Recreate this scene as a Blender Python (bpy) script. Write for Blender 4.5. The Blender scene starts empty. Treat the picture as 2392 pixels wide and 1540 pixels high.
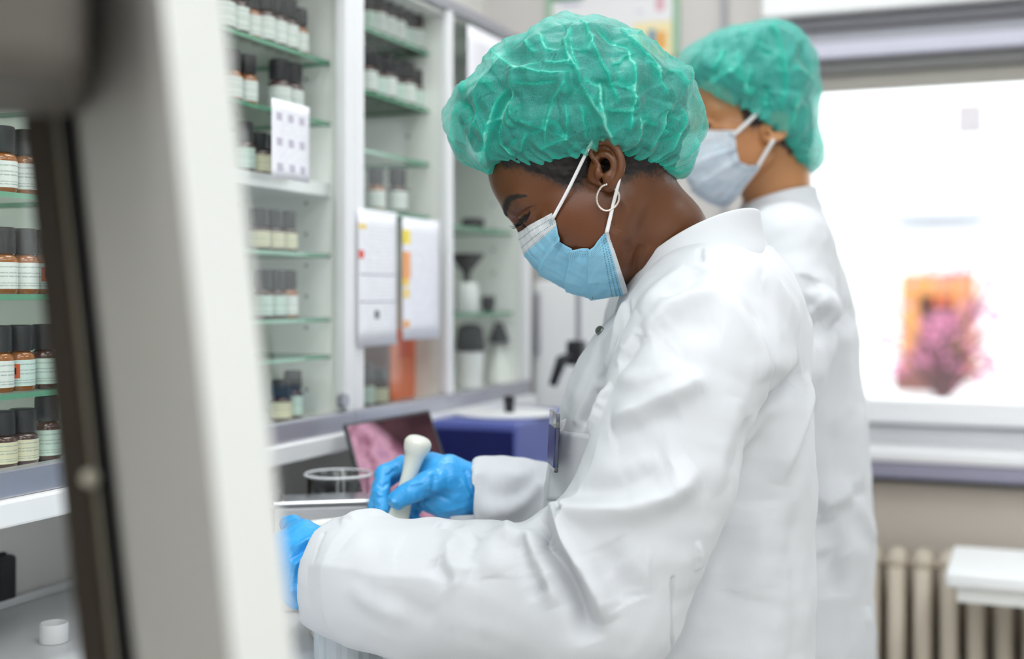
import bpy, math, random
import numpy as np
from mathutils import Matrix, Vector

# ------------------------------------------------------------------ camera, world, exposure
SC = bpy.context.scene
COL = SC.collection
FPX, CX, HY, EYE = 2950.0, 1196.0, 690.0, 1.30      # focal length in px, centre column, horizon row, eye height
YAW = math.radians(22.2)
RT = np.array([math.cos(YAW), math.sin(YAW), 0.0])   # camera right in the room
FW = np.array([-math.sin(YAW), math.cos(YAW), 0.0])  # camera forward in the room
UP = np.array([0.0, 0.0, 1.0])

cam_d = bpy.data.cameras.new('camera')
cam = bpy.data.objects.new('camera', cam_d); COL.objects.link(cam)
cam.location = (0, 0, EYE); cam.rotation_euler = (math.pi / 2, 0, YAW)
cam_d.sensor_width = 36; cam_d.lens = FPX / 2392 * 36
cam_d.shift_y = -(770 - HY) / 2392
cam_d.clip_start = 0.05; cam_d.clip_end = 200
cam_d.dof.use_dof = True; cam_d.dof.focus_distance = 1.40; cam_d.dof.aperture_fstop = 2.1
SC.camera = cam

world = bpy.data.worlds.new('overcast_daylight'); SC.world = world; world.use_nodes = True
_bg = world.node_tree.nodes['Background']
_bg.inputs['Color'].default_value = (0.93, 0.96, 1.0, 1); _bg.inputs['Strength'].default_value = 3.0
vs = SC.view_settings
vs.view_transform = 'Standard'; vs.look = 'None'; vs.gamma = 1.0; vs.use_curve_mapping = False
vs.exposure = 0.38
SC.cycles.max_bounces = 5; SC.cycles.diffuse_bounces = 3; SC.cycles.glossy_bounces = 2
SC.cycles.transmission_bounces = 6; SC.cycles.transparent_max_bounces = 16
SC.cycles.use_adaptive_sampling = True; SC.cycles.adaptive_threshold = 0.08; SC.cycles.adaptive_min_samples = 16; SC.cycles.use_light_tree = False
SC.cycles.caustics_reflective = False; SC.cycles.caustics_refractive = False
SC.cycles.use_denoising = True
SC.cycles.sample_clamp_indirect = 6.0

# ------------------------------------------------------------------ image measurements -> room coordinates
def W(c):
    """camera-aligned metres (right, depth, height) -> room coordinates"""
    c = np.asarray(c, float)
    return c[..., 0:1] * RT + c[..., 1:2] * FW + c[..., 2:3] * UP
def C(px, py, d):
    return np.array([(px - CX) / FPX * d, d, EYE - (py - HY) / FPX * d])
def wp(px, py, d):
    return W(C(px, py, d))
def ray(px, py):
    return W(np.array([(px - CX) / FPX, 1.0, -(py - HY) / FPX]))
def on_x(px, py, x):
    r = ray(px, py); return np.array([0, 0, EYE]) + r * (x / r[0])
def on_y(px, py, y):
    r = ray(px, py); return np.array([0, 0, EYE]) + r * (y / r[1])
def on_z(px, py, z):
    r = ray(px, py); return np.array([0, 0, EYE]) + r * ((z - EYE) / r[2])
def to_px(w):
    w = np.asarray(w, float)
    x = w @ RT; d = w @ FW
    return CX + FPX * x / d, HY - FPX * (w[..., 2] - EYE) / d, d

# ------------------------------------------------------------------ objects
def tag(o, label=None, cat=None, group=None, kind=None):
    if label: o['label'] = label
    if cat: o['category'] = cat
    if group: o['group'] = group
    if kind: o['kind'] = kind
    return o
def empty(name, loc, label, cat, group=None):
    o = bpy.data.objects.new(name, None); COL.objects.link(o); o.location = Vector([float(v) for v in loc])
    o.empty_display_size = .05
    return tag(o, label, cat, group)
def mesh_np(name, V, F):
    V = np.asarray(V, np.float32)
    me = bpy.data.meshes.new(name)
    if isinstance(F, np.ndarray):
        n, k = F.shape
        me.vertices.add(len(V)); me.vertices.foreach_set('co', V.ravel())
        me.loops.add(n * k); me.loops.foreach_set('vertex_index', F.astype(np.int32).ravel())
        me.polygons.add(n); me.polygons.foreach_set('loop_start', np.arange(0, n * k, k, dtype=np.int32))
        me.polygons.foreach_set('loop_total', np.full(n, k, np.int32))
        me.update(calc_edges=True); me.validate()
    else:
        me.from_pydata([tuple(map(float, v)) for v in V], [], [tuple(f) for f in F]); me.update()
    return me
def obj(name, V, F, mat, parent=None, smooth=False, bevel=0, sharp=None):
    """one mesh object; V in room coordinates (moved to the parent's origin when it has one)"""
    V = np.asarray(V, float)
    if parent is not None:
        off = np.zeros(3); q = parent
        while q is not None: off += np.array(q.location); q = q.parent
        V = V - off
    me = mesh_np(name, V, F)
    if smooth: me.polygons.foreach_set('use_smooth', np.ones(len(me.polygons), bool))
    if sharp is not None: me.set_sharp_from_angle(angle=math.radians(sharp))
    o = bpy.data.objects.new(name, me); COL.objects.link(o)
    if mat: me.materials.append(mat)
    if parent is not None: o.parent = parent
    if bevel:
        m = o.modifiers.new('bevel', 'BEVEL'); m.width = bevel; m.segments = 2; m.limit_method = 'ANGLE'
    return o
def dup(o, loc=None, parent=None, label=None, group=None, rot=None):
    c = o.copy(); COL.objects.link(c); c.parent = parent
    if loc is not None: c.location = Vector([float(v) for v in loc])
    if rot is not None: c.rotation_euler = rot
    if label: c['label'] = label
    if group: c['group'] = group
    return c
def dup_tree(o, loc=None, label=None, group=None, rot=None, parent=None):
    c = dup(o, loc, parent, label, group, rot)
    for ch in [q for q in COL.objects if q.parent is o]: dup_tree(ch, parent=c)
    return c

# ------------------------------------------------------------------ small mesh builders
class MB:
    def __init__(s): s.V = []; s.F = []; s.n = 0
    def add(s, V, F):
        V = np.asarray(V, float).reshape(-1, 3)
        s.V.append(V); s.F += [tuple(i + s.n for i in f) for f in F]; s.n += len(V); return s
    def box(s, x0, x1, y0, y1, z0, z1):
        x0, x1 = sorted((x0, x1)); y0, y1 = sorted((y0, y1)); z0, z1 = sorted((z0, z1))
        V = [(x, y, z) for z in (z0, z1) for y in (y0, y1) for x in (x0, x1)]
        return s.add(V, [(0, 2, 3, 1), (4, 5, 7, 6), (0, 1, 5, 4), (2, 6, 7, 3), (0, 4, 6, 2), (1, 3, 7, 5)])
    def hexa(s, P):
        """8 corners: bottom ring 0-3, top ring 4-7"""
        return s.add(P, [(3, 2, 1, 0), (4, 5, 6, 7), (0, 1, 5, 4), (1, 2, 6, 5), (2, 3, 7, 6), (3, 0, 4, 7)])
    def lathe(s, prof, n=24, loc=(0, 0, 0), axis=None, close=True):
        """prof: (radius, height) pairs"""
        axis = np.array([0, 0, 1.0]) if axis is None else np.asarray(axis, float) / np.linalg.norm(axis)
        a = np.cross(axis, [1, 0, 0]) if abs(axis[0]) < .9 else np.cross(axis, [0, 1, 0])
        a /= np.linalg.norm(a); b = np.cross(axis, a)
        t = np.arange(n) * 2 * math.pi / n
        V = [np.asarray(loc, float) + axis * h + r * (math.cos(q) * a + math.sin(q) * b) for r, h in prof for q in t]
        F = [(i * n + j, i * n + (j + 1) % n, (i + 1) * n + (j + 1) % n, (i + 1) * n + j) for i in range(len(prof) - 1) for j in range(n)]
        if close:
            F.append(tuple(range(n - 1, -1, -1))); F.append(tuple((len(prof) - 1) * n + j for j in range(n)))
        return s.add(V, F)
    def tube(s, P, r, n=8, closed=False):
        P = np.asarray(P, float); m = len(P); r = np.broadcast_to(np.asarray(r, float), (m,))
        T = np.roll(P, -1, 0) - np.roll(P, 1, 0) if closed else np.gradient(P, axis=0)
        T /= np.linalg.norm(T, axis=1)[:, None]
        a = np.cross(T[0], [0, 0, 1.0]);
        if np.linalg.norm(a) < .1: a = np.cross(T[0], [1.0, 0, 0])
        V = []
        for i in range(m):
            a = a - T[i] * (a @ T[i]); a /= np.linalg.norm(a); b = np.cross(T[i], a)
            for j in range(n):
                q = 2 * math.pi * j / n; V.append(P[i] + r[i] * (math.cos(q) * a + math.sin(q) * b))
        F = []
        for i in range(m if closed else m - 1):
            k = (i + 1) % m
            for j in range(n): F.append((i * n + j, i * n + (j + 1) % n, k * n + (j + 1) % n, k * n + j))
        if not closed:
            F.append(tuple(range(n - 1, -1, -1))); F.append(tuple((m - 1) * n + j for j in range(n)))
        return s.add(V, F)
    def build(s, name, mat, parent=None, **k):
        return obj(name, np.concatenate(s.V), s.F, mat, parent, **k)
def spline(P, n):
    """Catmull-Rom through P, n samples, ends included"""
    P = np.asarray(P, float); m = len(P)
    Q = np.vstack([2 * P[0] - P[1], P, 2 * P[-1] - P[-2]])
    seg = np.linalg.norm(np.diff(P, axis=0), axis=1) + 1e-9
    cum = np.concatenate([[0], np.cumsum(seg)]); t = np.linspace(0, cum[-1], n)
    i = np.clip(np.searchsorted(cum, t, side='right') - 1, 0, m - 2)
    u = ((t - cum[i]) / seg[i])[:, None]
    p0, p1, p2, p3 = Q[i], Q[i + 1], Q[i + 2], Q[i + 3]
    return .5 * ((2 * p1) + (p2 - p0) * u + (2 * p0 - 5 * p1 + 4 * p2 - p3) * u ** 2 + (3 * p1 - p0 - 3 * p2 + p3) * u ** 3)

# ------------------------------------------------------------------ materials
def srgb(r, g, b):
    f = lambda v: (v / 12.92 if v <= .04045 else ((v + .055) / 1.055) ** 2.4)
    return tuple(f(v / 255) for v in (r, g, b)) + (1,)
class Nt:
    def __init__(s, name):
        s.m = bpy.data.materials.new(name); s.m.use_nodes = True; s.t = s.m.node_tree
        s.b = s.t.nodes['Principled BSDF']; s.out = s.t.nodes['Material Output']
    def n(s, kind, **k):
        q = s.t.nodes.new(kind)
        for a, v in k.items():
            if a.startswith('i_'): q.inputs[a[2:].replace('_', ' ')].default_value = v
            else: setattr(q, a, v)
        return q
    def l(s, a, b): s.t.links.new(a, b)
    def math(s, op, a, b=None, c=None):
        q = s.n('ShaderNodeMath', operation=op)
        for i, v in enumerate((a, b, c)):
            if v is None: continue
            if isinstance(v, (int, float)): q.inputs[i].default_value = v
            else: s.l(v, q.inputs[i])
        return q.outputs[0]
    def mix(s, f, a, b):
        q = s.n('ShaderNodeMix', data_type='RGBA')
        for i, v in ((0, f), (6, a), (7, b)):
            if isinstance(v, (int, float)): q.inputs[i].default_value = v
            elif isinstance(v, tuple): q.inputs[i].default_value = v
            else: s.l(v, q.inputs[i])
        return q.outputs[2]
    def coord(s, kind='Object'):
        return s.n('ShaderNodeTexCoord').outputs[kind]
    def noise(s, scale, detail=3, vec=None, rough=.5):
        q = s.n('ShaderNodeTexNoise'); q.inputs['Scale'].default_value = scale; q.inputs['Detail'].default_value = detail
        q.inputs['Roughness'].default_value = rough
        s.l(vec if vec is not None else s.coord(), q.inputs['Vector']); return q.outputs['Fac']
    def ramp(s, f, stops):
        q = s.n('ShaderNodeValToRGB'); e = q.color_ramp.elements
        while len(e) < len(stops): e.new(.5)
        for i, (p, c) in enumerate(stops): e[i].position = p; e[i].color = c
        s.l(f, q.inputs[0]); return q.outputs[0]
    def bump(s, h, strength, dist):
        q = s.n('ShaderNodeBump'); q.inputs['Strength'].default_value = strength; q.inputs['Distance'].default_value = dist
        s.l(h, q.inputs['Height']); s.l(q.outputs[0], s.b.inputs['Normal']); return q.outputs[0]
def pmat(name, col, rough=.5, metal=0, spec=.5, var=.04, vscale=6, bump=0, bscale=200, bdist=.001, sss=0, coat=0):
    t = Nt(name); b = t.b
    b.inputs['Roughness'].default_value = rough; b.inputs['Metallic'].default_value = metal
    b.inputs['Specular IOR Level'].default_value = spec; b.inputs['Coat Weight'].default_value = coat
    nz = t.noise(vscale)
    lo = tuple(v * (1 - var) for v in col[:3]) + (1,); hi = tuple(min(1, v * (1 + var)) for v in col[:3]) + (1,)
    t.l(t.mix(nz, lo, hi), b.inputs['Base Color'])
    if bump: t.bump(t.noise(bscale, 2), bump, bdist)
    if sss:
        b.inputs['Subsurface Weight'].default_value = sss; b.inputs['Subsurface Scale'].default_value = .01
        b.inputs['Subsurface Radius'].default_value = (1, .4, .2)
    return t.m
def glass_mat(name, tint=(.95, 1, .97, 1), refl=.08, rough=.02):
    """thin clear pane: mostly straight-through light plus a mirror sheen"""
    t = Nt(name); t.t.nodes.remove(t.b)
    tr = t.n('ShaderNodeBsdfTransparent'); tr.inputs[0].default_value = tint
    gl = t.n('ShaderNodeBsdfGlossy'); gl.inputs['Roughness'].default_value = rough
    fr = t.n('ShaderNodeFresnel'); fr.inputs[0].default_value = 1.5
    mx = t.n('ShaderNodeMixShader')
    t.l(t.math("MULTIPLY", fr.outputs[0], refl), mx.inputs[0]); t.l(tr.outputs[0], mx.inputs[1]); t.l(gl.outputs[0], mx.inputs[2])
    t.l(mx.outputs[0], t.out.inputs[0]); return t.m
def emit_mat(name, col, s):
    t = Nt(name); t.t.nodes.remove(t.b); e = t.n('ShaderNodeEmission'); e.inputs[0].default_value = col; e.inputs[1].default_value = s
    t.l(e.outputs[0], t.out.inputs[0]); return t.m
# ------------------------------------------------------------------ the room
XL, XR, YB, YF, ZC = -1.28, 2.7, 2.95, -1.9, 2.75
M = {}
M['wall'] = pmat('wall_paint', srgb(236, 234, 230), .8, var=.02, bump=.05, bscale=120)
M['wall_low'] = pmat('wall_below_window', srgb(205, 195, 184), .8, var=.03, bump=.05, bscale=120)
M['wall_back'] = pmat('back_wall_paint', srgb(206, 202, 198), .8, var=.02, bump=.05, bscale=120)
M['ceiling'] = pmat('ceiling_paint', srgb(246, 246, 245), .9, var=.01)
M['floor'] = pmat('floor_vinyl', srgb(216, 213, 208), .45, var=.08, vscale=14)
M['white'] = pmat('white_laminate', srgb(243, 244, 244), .35, var=.012, vscale=3)
M['frame'] = pmat('white_frame', srgb(240, 240, 242), .4, var=.01)
M['alu'] = pmat('anodised_aluminium', srgb(178, 178, 186), .35, .7, var=.04, vscale=30)
M['greyplastic'] = pmat('grey_plastic', srgb(160, 160, 165), .5, var=.03)
M['dark'] = pmat('black_plastic', srgb(32, 32, 36), .35, var=.1, vscale=40)
M['wt'] = pmat('bench_worktop', srgb(235, 236, 238), .3, var=.015, vscale=8)
M['glass'] = glass_mat('door_glass', (.988, .996, .986, 1), .06)
M['winglass'] = glass_mat('window_glass', (.97, .99, .98, 1), .3)
def struct(name, mb, mat, label=None, **k):
    return tag(mb.build(name, mat, **k), label, kind='structure')
T = .12
WX0, WX1, WZ0, WZ1 = -.505, 1.05, .935, 2.02          # window opening in the back wall
struct('floor', MB().box(XL - T, XR + T, YF - T, YB + T, -.1, 0), M['floor'], 'grey vinyl floor of the laboratory')
struct('ceiling', MB().box(XL - T, XR + T, YF - T, YB + T, ZC, ZC + .1), M['ceiling'], 'white ceiling of the laboratory')
struct('wall_left', MB().box(XL - T, XL, YF - T, YB + T, 0, ZC), M['wall'], 'pale wall behind the glass cabinets')
wr = MB(); RY0, RY1, RZ0, RZ1 = -1.6, -.4, 1.0, 2.3     # unseen daylight window, added for side light from behind the camera's right shoulder
wr.box(XR, XR + T, YF - T, RY0, 0, ZC); wr.box(XR, XR + T, RY1, YB + T, 0, ZC); wr.box(XR, XR + T, RY0, RY1, 0, RZ0); wr.box(XR, XR + T, RY0, RY1, RZ1, ZC)
struct('wall_right', wr, M['wall'], 'plain pale wall of the room')
w2 = bpy.data.objects.new('fill_window', None); COL.objects.link(w2); w2.location = (XR, RY0, RZ0); tag(w2, 'large unseen side window added for fill daylight', kind='structure')
MB().box(XR + .05, XR + .056, RY0, RY1, RZ0, RZ1).build('window_pane', M['winglass'], w2)
for k in range(4): MB().box(XR + .02, XR + .09, RY0 + k * (RY1 - RY0 - .05) / 3, RY0 + k * (RY1 - RY0 - .05) / 3 + .05, RZ0, RZ1).build('sash_stile', M['frame'], w2)
for z in (RZ0, RZ1 - .05): MB().box(XR + .02, XR + .09, RY0, RY1, z, z + .05).build('sash_rail', M['frame'], w2)
struct('wall_front', MB().box(XL, XR, YF - T, YF, 0, ZC), M['wall'], 'plain pale wall opposite the window')
wb = MB()
wb.box(XL, WX0, YB, YB + .3, 0, ZC); wb.box(WX1, XR, YB, YB + .3, 0, ZC); wb.box(WX0, WX1, YB, YB + .3, WZ1, ZC)
struct('wall_back', wb, M['wall_back'], 'pale wall around the window')
low = MB().box(WX0, WX1, YB, YB + .3, 0, .885)
struct('wall_under_window', low, M['wall_low'], 'beige wall below the window sill')

# window: casing, glass, sill, half-lowered roller shutter
w1 = bpy.data.objects.new('window_1', None); COL.objects.link(w1); w1.location = (WX0, YB, WZ0)
tag(w1, 'wide white window with a half-lowered shutter', kind='structure')
MB().box(WX0, WX1, YB + .10, YB + .16, .955, 1.000).build('window_frame', M['frame'], w1, bevel=.006)
MB().box(WX0, WX1, YB + .06, YB + .15, 1.006, 1.062).build('sash_rail', M['frame'], w1, bevel=.006)
MB().box(WX0, WX1, YB + .09, YB + .14, .996, 1.008).build('sash_gasket', M['greyplastic'], w1)
for xa in (WX0, WX1 - .035):
    MB().box(xa, xa + .035, YB + .06, YB + .15, 1.062, WZ1).build('sash_stile', M['frame'], w1, bevel=.005)
MB().box(WX0, WX1, YB + .10, YB + .106, 1.062, WZ1).build('window_pane', M['winglass'], w1)
MB().box(WX0 - .03, WX1 + .03, YB - .035, YB + .12, .93, .957).build('window_sill', M['frame'], w1, bevel=.005)
MB().box(WX0 - .03, WX1 + .03, YB - .03, YB + .05, .893, .929).build('sill_profile', pmat('lilac_grey_profile', srgb(150, 148, 168), .4, var=.02), w1, bevel=.003)
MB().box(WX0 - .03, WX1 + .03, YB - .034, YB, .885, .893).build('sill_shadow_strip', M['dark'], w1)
# shutter stack at the top of the window
for z0, z1, y0, y1, c in ((1.905, 1.935, -.02, .05, (118, 118, 124)), (1.872, 1.905, -.005, .05, (168, 168, 176)), (1.838, 1.872, -.03, .05, (205, 204, 220)),
                          (1.806, 1.838, .0, .05, (128, 127, 126)), (1.768, 1.806, .015, .05, (158, 154, 146))):
    MB().box(WX0 - .002, WX1 + .04, YB + y0, YB + y1, z0, z1).build('shutter_slat', pmat('shutter_tone', srgb(*c), .5, var=.03, vscale=20), w1, bevel=.004)
MB().box(WX0 - .06, WX1 + .06, YB - .05, YB, 1.936, 2.2).build('shutter_box', M['white'], w1, bevel=.006)
struct('trim_1', MB().box(-.668, -.655, YB - .012, YB, 0, ZC), M['greyplastic'], 'thin grey cable trim running up the back wall')

# ceiling luminaires (the room's lamps)
LAMP = emit_mat('lamp_diffuser', (.95, .98, 1, 1), 5.4)
def luminaire(x, y, lx, ly, label):
    t = empty('ceiling_light', (x, y, ZC - .06), label, 'ceiling light', 'ceiling lights')
    fr = MB(); z0, z1 = ZC - .06, ZC - .001
    fr.box(x - lx / 2, x + lx / 2, y - ly / 2, y - ly / 2 + .02, z0, z1); fr.box(x - lx / 2, x + lx / 2, y + ly / 2 - .02, y + ly / 2, z0, z1)
    fr.box(x - lx / 2, x - lx / 2 + .02, y - ly / 2 + .02, y + ly / 2 - .02, z0, z1); fr.box(x + lx / 2 - .02, x + lx / 2, y - ly / 2 + .02, y + ly / 2 - .02, z0, z1)
    fr.build('lamp_frame', M['white'], t)
    MB().box(x - lx / 2 + .02, x + lx / 2 - .02, y - ly / 2 + .02, y + ly / 2 - .02, z0 + .01, z0 + .02).build('diffuser', LAMP, t)
for lx_, ly_, lab_ in ((-.6, .05, 'ceiling light panel above the bench, nearest the work cabinet'), (-.6, 1.75, 'ceiling light panel above the bench, nearest the window'), (.6, .05, 'middle ceiling light panel away from the window'),
                       (.9, 1.75, 'middle ceiling light panel beside the window wall'), (-.6, -1.2, 'ceiling light panel behind the work cabinet'), (.6, -1.2, 'ceiling light panel along the plain wall')):
    luminaire(lx_, ly_, .62, 1.2, lab_)
# ------------------------------------------------------------------ wall cabinets with glass shelves
XF = -1.0                                             # front plane of the wall cabinets
CZ0, CZ1 = 1.058, 1.85
M['cab'] = pmat('cabinet_white', srgb(246, 247, 243), .45, var=.015, vscale=4)
def shelf_mat():
    t = Nt('green_edged_glass')
    t.b.inputs['Base Color'].default_value = srgb(96, 158, 128); t.b.inputs['Roughness'].default_value = .08
    tr = t.n('ShaderNodeBsdfTransparent'); tr.inputs[0].default_value = (.965, .985, .97, 1)
    mx = t.n('ShaderNodeMixShader'); g = t.n('ShaderNodeNewGeometry'); sp = t.n('ShaderNodeSeparateXYZ')
    t.l(g.outputs['True Normal'], sp.inputs[0])
    up = t.math('GREATER_THAN', t.math('ABSOLUTE', sp.outputs[2]), .5)
    t.l(t.math('MULTIPLY', up, .86), mx.inputs[0])
    t.l(t.b.outputs[0], mx.inputs[1]); t.l(tr.outputs[0], mx.inputs[2]); t.l(mx.outputs[0], t.out.inputs[0])
    return t.m
M['shelf'] = shelf_mat()
SH_X0, SH_X1 = XL + .02, XF - .03
def cabinet(y0, y1, shelves, label, white_shelf=None, left=.02, right=.02):
    t = empty('wall_cabinet', (XL, y0, CZ0), label, 'cabinet', 'glass-fronted wall cabinets')
    MB().box(XL + .001, XL + .012, y0 + .012, y1 - .012, CZ0 + .05, CZ1 - .03).build('back_panel', M['cab'], t)
    MB().box(XL + .001, XF - .012, y0, y0 + .012, CZ0, CZ1).build('side_panel', M['cab'], t)
    MB().box(XL + .001, XF - .012, y1 - .012, y1, CZ0, CZ1).build('side_panel', M['cab'], t)
    MB().box(XL + .001, XF - .002, y0 + .012, y1 - .012, CZ0, CZ0 + .05).build('bottom_panel', M['cab'], t, bevel=.003)
    MB().box(XL + .001, XF - .002, y0 + .012, y1 - .012, CZ1 - .03, CZ1).build('top_panel', M['cab'], t)
    MB().box(XF - .012, XF + .02, y0, y1, CZ0, CZ0 + .028).build('bottom_rail', M['white'], t, bevel=.003)
    MB().box(XF - .012, XF + .008, y0, y1, CZ0 + .028, CZ0 + .058).build('door_track', M['alu'], t, bevel=.002)
    MB().box(XF - .012, XF + .01, y0, y1, CZ1 - .02, CZ1).build('top_rail', M['alu'], t, bevel=.003)
    MB().box(XF - .012, XF + .008, y0, y0 + left, CZ0 + .058, CZ1 - .02).build('door_stile', M['frame'], t, bevel=.002)
    MB().box(XF - .012, XF + .008, y1 - right, y1, CZ0 + .058, CZ1 - .02).build('door_stile', M['frame'], t, bevel=.002)
    MB().box(XF - .006, XF - .002, y0 + left, y1 - right, CZ0 + .058, CZ1 - .02).build('door_pane', M['glass'], t)
    for z in shelves:
        MB().box(SH_X0, SH_X1, y0 + .013, y1 - .013, z - .006, z).build('shelf', M['shelf'], t)
    if white_shelf:
        MB().box(SH_X0, SH_X1, y0 + .013, y1 - .013, white_shelf - .02, white_shelf).build('shelf', M['white'], t)
    # shelf-pin holes in the far side wall
    pin = None
    for k in range(14):
        z = CZ0 + .09 + k * .05
        for xx in (XL + .07, XF - .075):
            if pin is None:
                pin = MB().lathe([(.0035, 0), (.0035, .001)], 8, (xx, y1 - .012, z), (0, -1, 0)).build('pin_hole', M['greyplastic'], t); px0 = (xx, z)
            else:
                q = dup(pin, (xx - px0[0], 0, z - px0[1]), t)
    return t
YA, YBc, YCc, YD, YE = .50, 1.21, 1.77, 2.13, 2.54
cabinet(YA, YBc, (1.192, 1.301, 1.413, 1.524, 1.68), 'glass-fronted wall cabinet of amber bottles, nearest the tilted panel')
cabinet(YBc, YCc, (1.205, 1.264, 1.366, 1.576, 1.673), 'glass-fronted wall cabinet with a white middle shelf and a grid-printed sheet', 1.478, right=.03)
cabinet(YCc, YCc + .36, (1.447, 1.546, 1.645, 1.752), 'glass-fronted wall cabinet with two paper lists on its door', left=.03, right=.012)
cabinet(YD, YE, (1.264, 1.437, 1.62), 'end wall cabinet with dark lab ware behind clear glass', left=.012)
MB_ = MB().lathe([(.011, 0), (.011, .012)], 16, (XF + .002, YCc - .04, 1.135), (1, 0, 0)).build('door_lock', M['alu'])
tag(MB_, 'small round lock at the foot of the white cabinet post', 'lock')

# ------------------------------------------------------------------ bottles
M['amber'] = pmat('amber_glass', srgb(150, 88, 28), .12, var=.12, vscale=25, coat=.4)
M['brown'] = pmat('dark_brown_glass', srgb(70, 36, 24), .12, var=.12, vscale=25, coat=.4)
M['cap'] = pmat('black_ribbed_cap', srgb(22, 22, 26), .4, var=.08, vscale=60)
def label_mat(name, base, warn=False, tint=(150, 165, 160)):
    """paper label: a few printed lines, optionally an orange hazard square"""
    t = Nt(name); uv = t.n('ShaderNodeUVMap').outputs[0]; s = t.n('ShaderNodeSeparateXYZ'); t.l(uv, s.inputs[0]); u, v = s.outputs[0], s.outputs[1]
    def band(x, a, b): return t.math('MULTIPLY', t.math('GREATER_THAN', x, a), t.math('LESS_THAN', x, b))
    col = base
    lines = None
    for a, b in ((.10, .15), (.2, .24), (.44, .5), (.58, .63), (.8, .86)):
        q = band(v, a, b); lines = q if lines is None else t.math('ADD', lines, q)
    lines = t.math('MULTIPLY', t.math('MULTIPLY', lines, t.math('GREATER_THAN', t.noise(40, 1, uv), .42)), .7)
    c = t.mix(lines, base, srgb(*tint))
    if warn:
        sq = t.math('MULTIPLY', band(u, .52, .64), band(v, .3, .85))
        c = t.mix(sq, c, srgb(214, 92, 40))
        blk = t.math('MULTIPLY', band(u, .56, .6), band(v, .45, .7)); c = t.mix(blk, c, srgb(40, 20, 15))
    t.l(c, t.b.inputs['Base Color']); t.b.inputs['Roughness'].default_value = .6
    return t.m
LAB = [label_mat('label_white', srgb(228, 234, 230)), label_mat('label_mint', srgb(205, 226, 216)), label_mat('label_cream', srgb(226, 222, 190)),
       label_mat('label_hazard', srgb(205, 226, 220), True)]
def make_bottle(r, h, hc, glass, lab):
    """cap taller than the neck, wrap-around paper label; origin at the base"""
    hb = h - hc
    t = bpy.data.objects.new('reagent_bottle', None); COL.objects.link(t); tag(t, 'amber bottle', 'bottle')
    MB().lathe([(r * .9, 0), (r, .0025), (r, hb * .8), (r * .93, hb * .88), (r * .62, hb * .97), (r * .6, hb + .004)], 20).build('glass_body', glass, t, smooth=True, sharp=40)
    n = 24; z0, z1 = hb * .12, hb * .76; V = []; F = []; UV = []
    for k in range(n + 1):
        a = 2 * math.pi * k / n
        for z in (z0, z1): V.append((r * 1.012 * math.cos(a), r * 1.012 * math.sin(a), z))
    for k in range(n): F.append((2 * k, 2 * k + 2, 2 * k + 3, 2 * k + 1)); UV += [(k / n, 0), ((k + 1) / n, 0), ((k + 1) / n, 1), (k / n, 1)]
    lb = obj('paper_label', V, F, lab, t, smooth=True)
    uvl = lb.data.uv_layers.new(name='UVMap')
    for i, q in enumerate(UV): uvl.data[i].uv = q
    rc = r * .86; P = []
    cp = MB(); m = 40
    prof = [(rc * .97, hb - .001), (rc, hb + .001), (rc, h - .004), (rc * .93, h - .0008), (rc * .85, h)]
    V = []
    for i, (q, z) in enumerate(prof):
        for j in range(m):
            a = 2 * math.pi * j / m; rr = q * (1 - (.03 if (j % 2 and 0 < i < 3) else 0)); V.append((rr * math.cos(a), rr * math.sin(a), z))
    F = [(i * m + j, i * m + (j + 1) % m, (i + 1) * m + (j + 1) % m, (i + 1) * m + j) for i in range(len(prof) - 1) for j in range(m)]
    F += [tuple(range(m - 1, -1, -1)), tuple((len(prof) - 1) * m + j for j in range(m))]
    obj('screw_cap', V, F, M['cap'], t, smooth=True, sharp=35)
    return t
PROTO = [make_bottle(.0162, .074, .028, M['amber'], LAB[0]), make_bottle(.0162, .074, .028, M['brown'], LAB[1]),
         make_bottle(.0178, .062, .025, M['brown'], LAB[2]), make_bottle(.0162, .074, .028, M['amber'], LAB[3]), make_bottle(.0185, .082, .030, M['brown'], LAB[0])]
used = [False] * len(PROTO)
rng = random.Random(7)
def bottle(kind, x, y, z, label, group):
    p = PROTO[kind]; rot = (0, 0, rng.uniform(-.5, .5) + (1.9 if kind == 3 else 0))
    if not used[kind]:
        used[kind] = True; p.location = (x, y, z + .0006); p.rotation_euler = rot; p['label'] = label; p['group'] = group; return p
    return dup_tree(p, (x, y, z + .0006), label, group, rot)
def brow(z, pxs, kinds, where, xx=XF - .055, start=0):
    """a shelf row, given the picture columns where the bottles stand"""
    for i, p in enumerate(pxs):
        y = on_x(p, 700, xx)[1]; k = kinds[i % len(kinds)]
        nm = ['amber white-labelled bottle', 'mint-labelled brown bottle', 'squat cream-labelled bottle', 'amber bottle with orange hazard square', 'large white-labelled bottle'][k]
        od = ['first', 'second', 'third', 'fourth', 'fifth', 'sixth', 'seventh'][i + start]
        bottle(k, xx, y, z, (f'{nm}, {od} from left {where}' if len(pxs) + start > 1 else f'{nm} {where}'), 'bottles ' + where)
brow(1.413, (5, 60), (0,), 'on second shelf beside the tilted panel')
brow(1.301, (6, 56, 106), (0, 0, 3), 'on third shelf beside the tilted panel')
brow(1.192, (-3, 47, 103), (0, 3, 1), 'on fourth shelf beside the tilted panel')
brow(1.109, (2, 52, 110), (2, 2, 1), 'on cabinet floor beside the tilted panel')
brow(1.673, (520, 552, 584, 614, 643, 670, 697), (4, 4, 0, 4), 'on top shelf of the white-shelf cabinet')
brow(1.576, (540, 576), (0, 0), 'on second shelf of the white-shelf cabinet')
brow(1.576, (652, 682), (4, 4), 'behind the grid-printed sheet')
brow(1.478, (570, 604, 630), (1, 2, 2), 'on the white middle shelf')
brow(1.366, (603, 637, 668), (2, 2, 2), 'on shelf below the white middle shelf')
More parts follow.
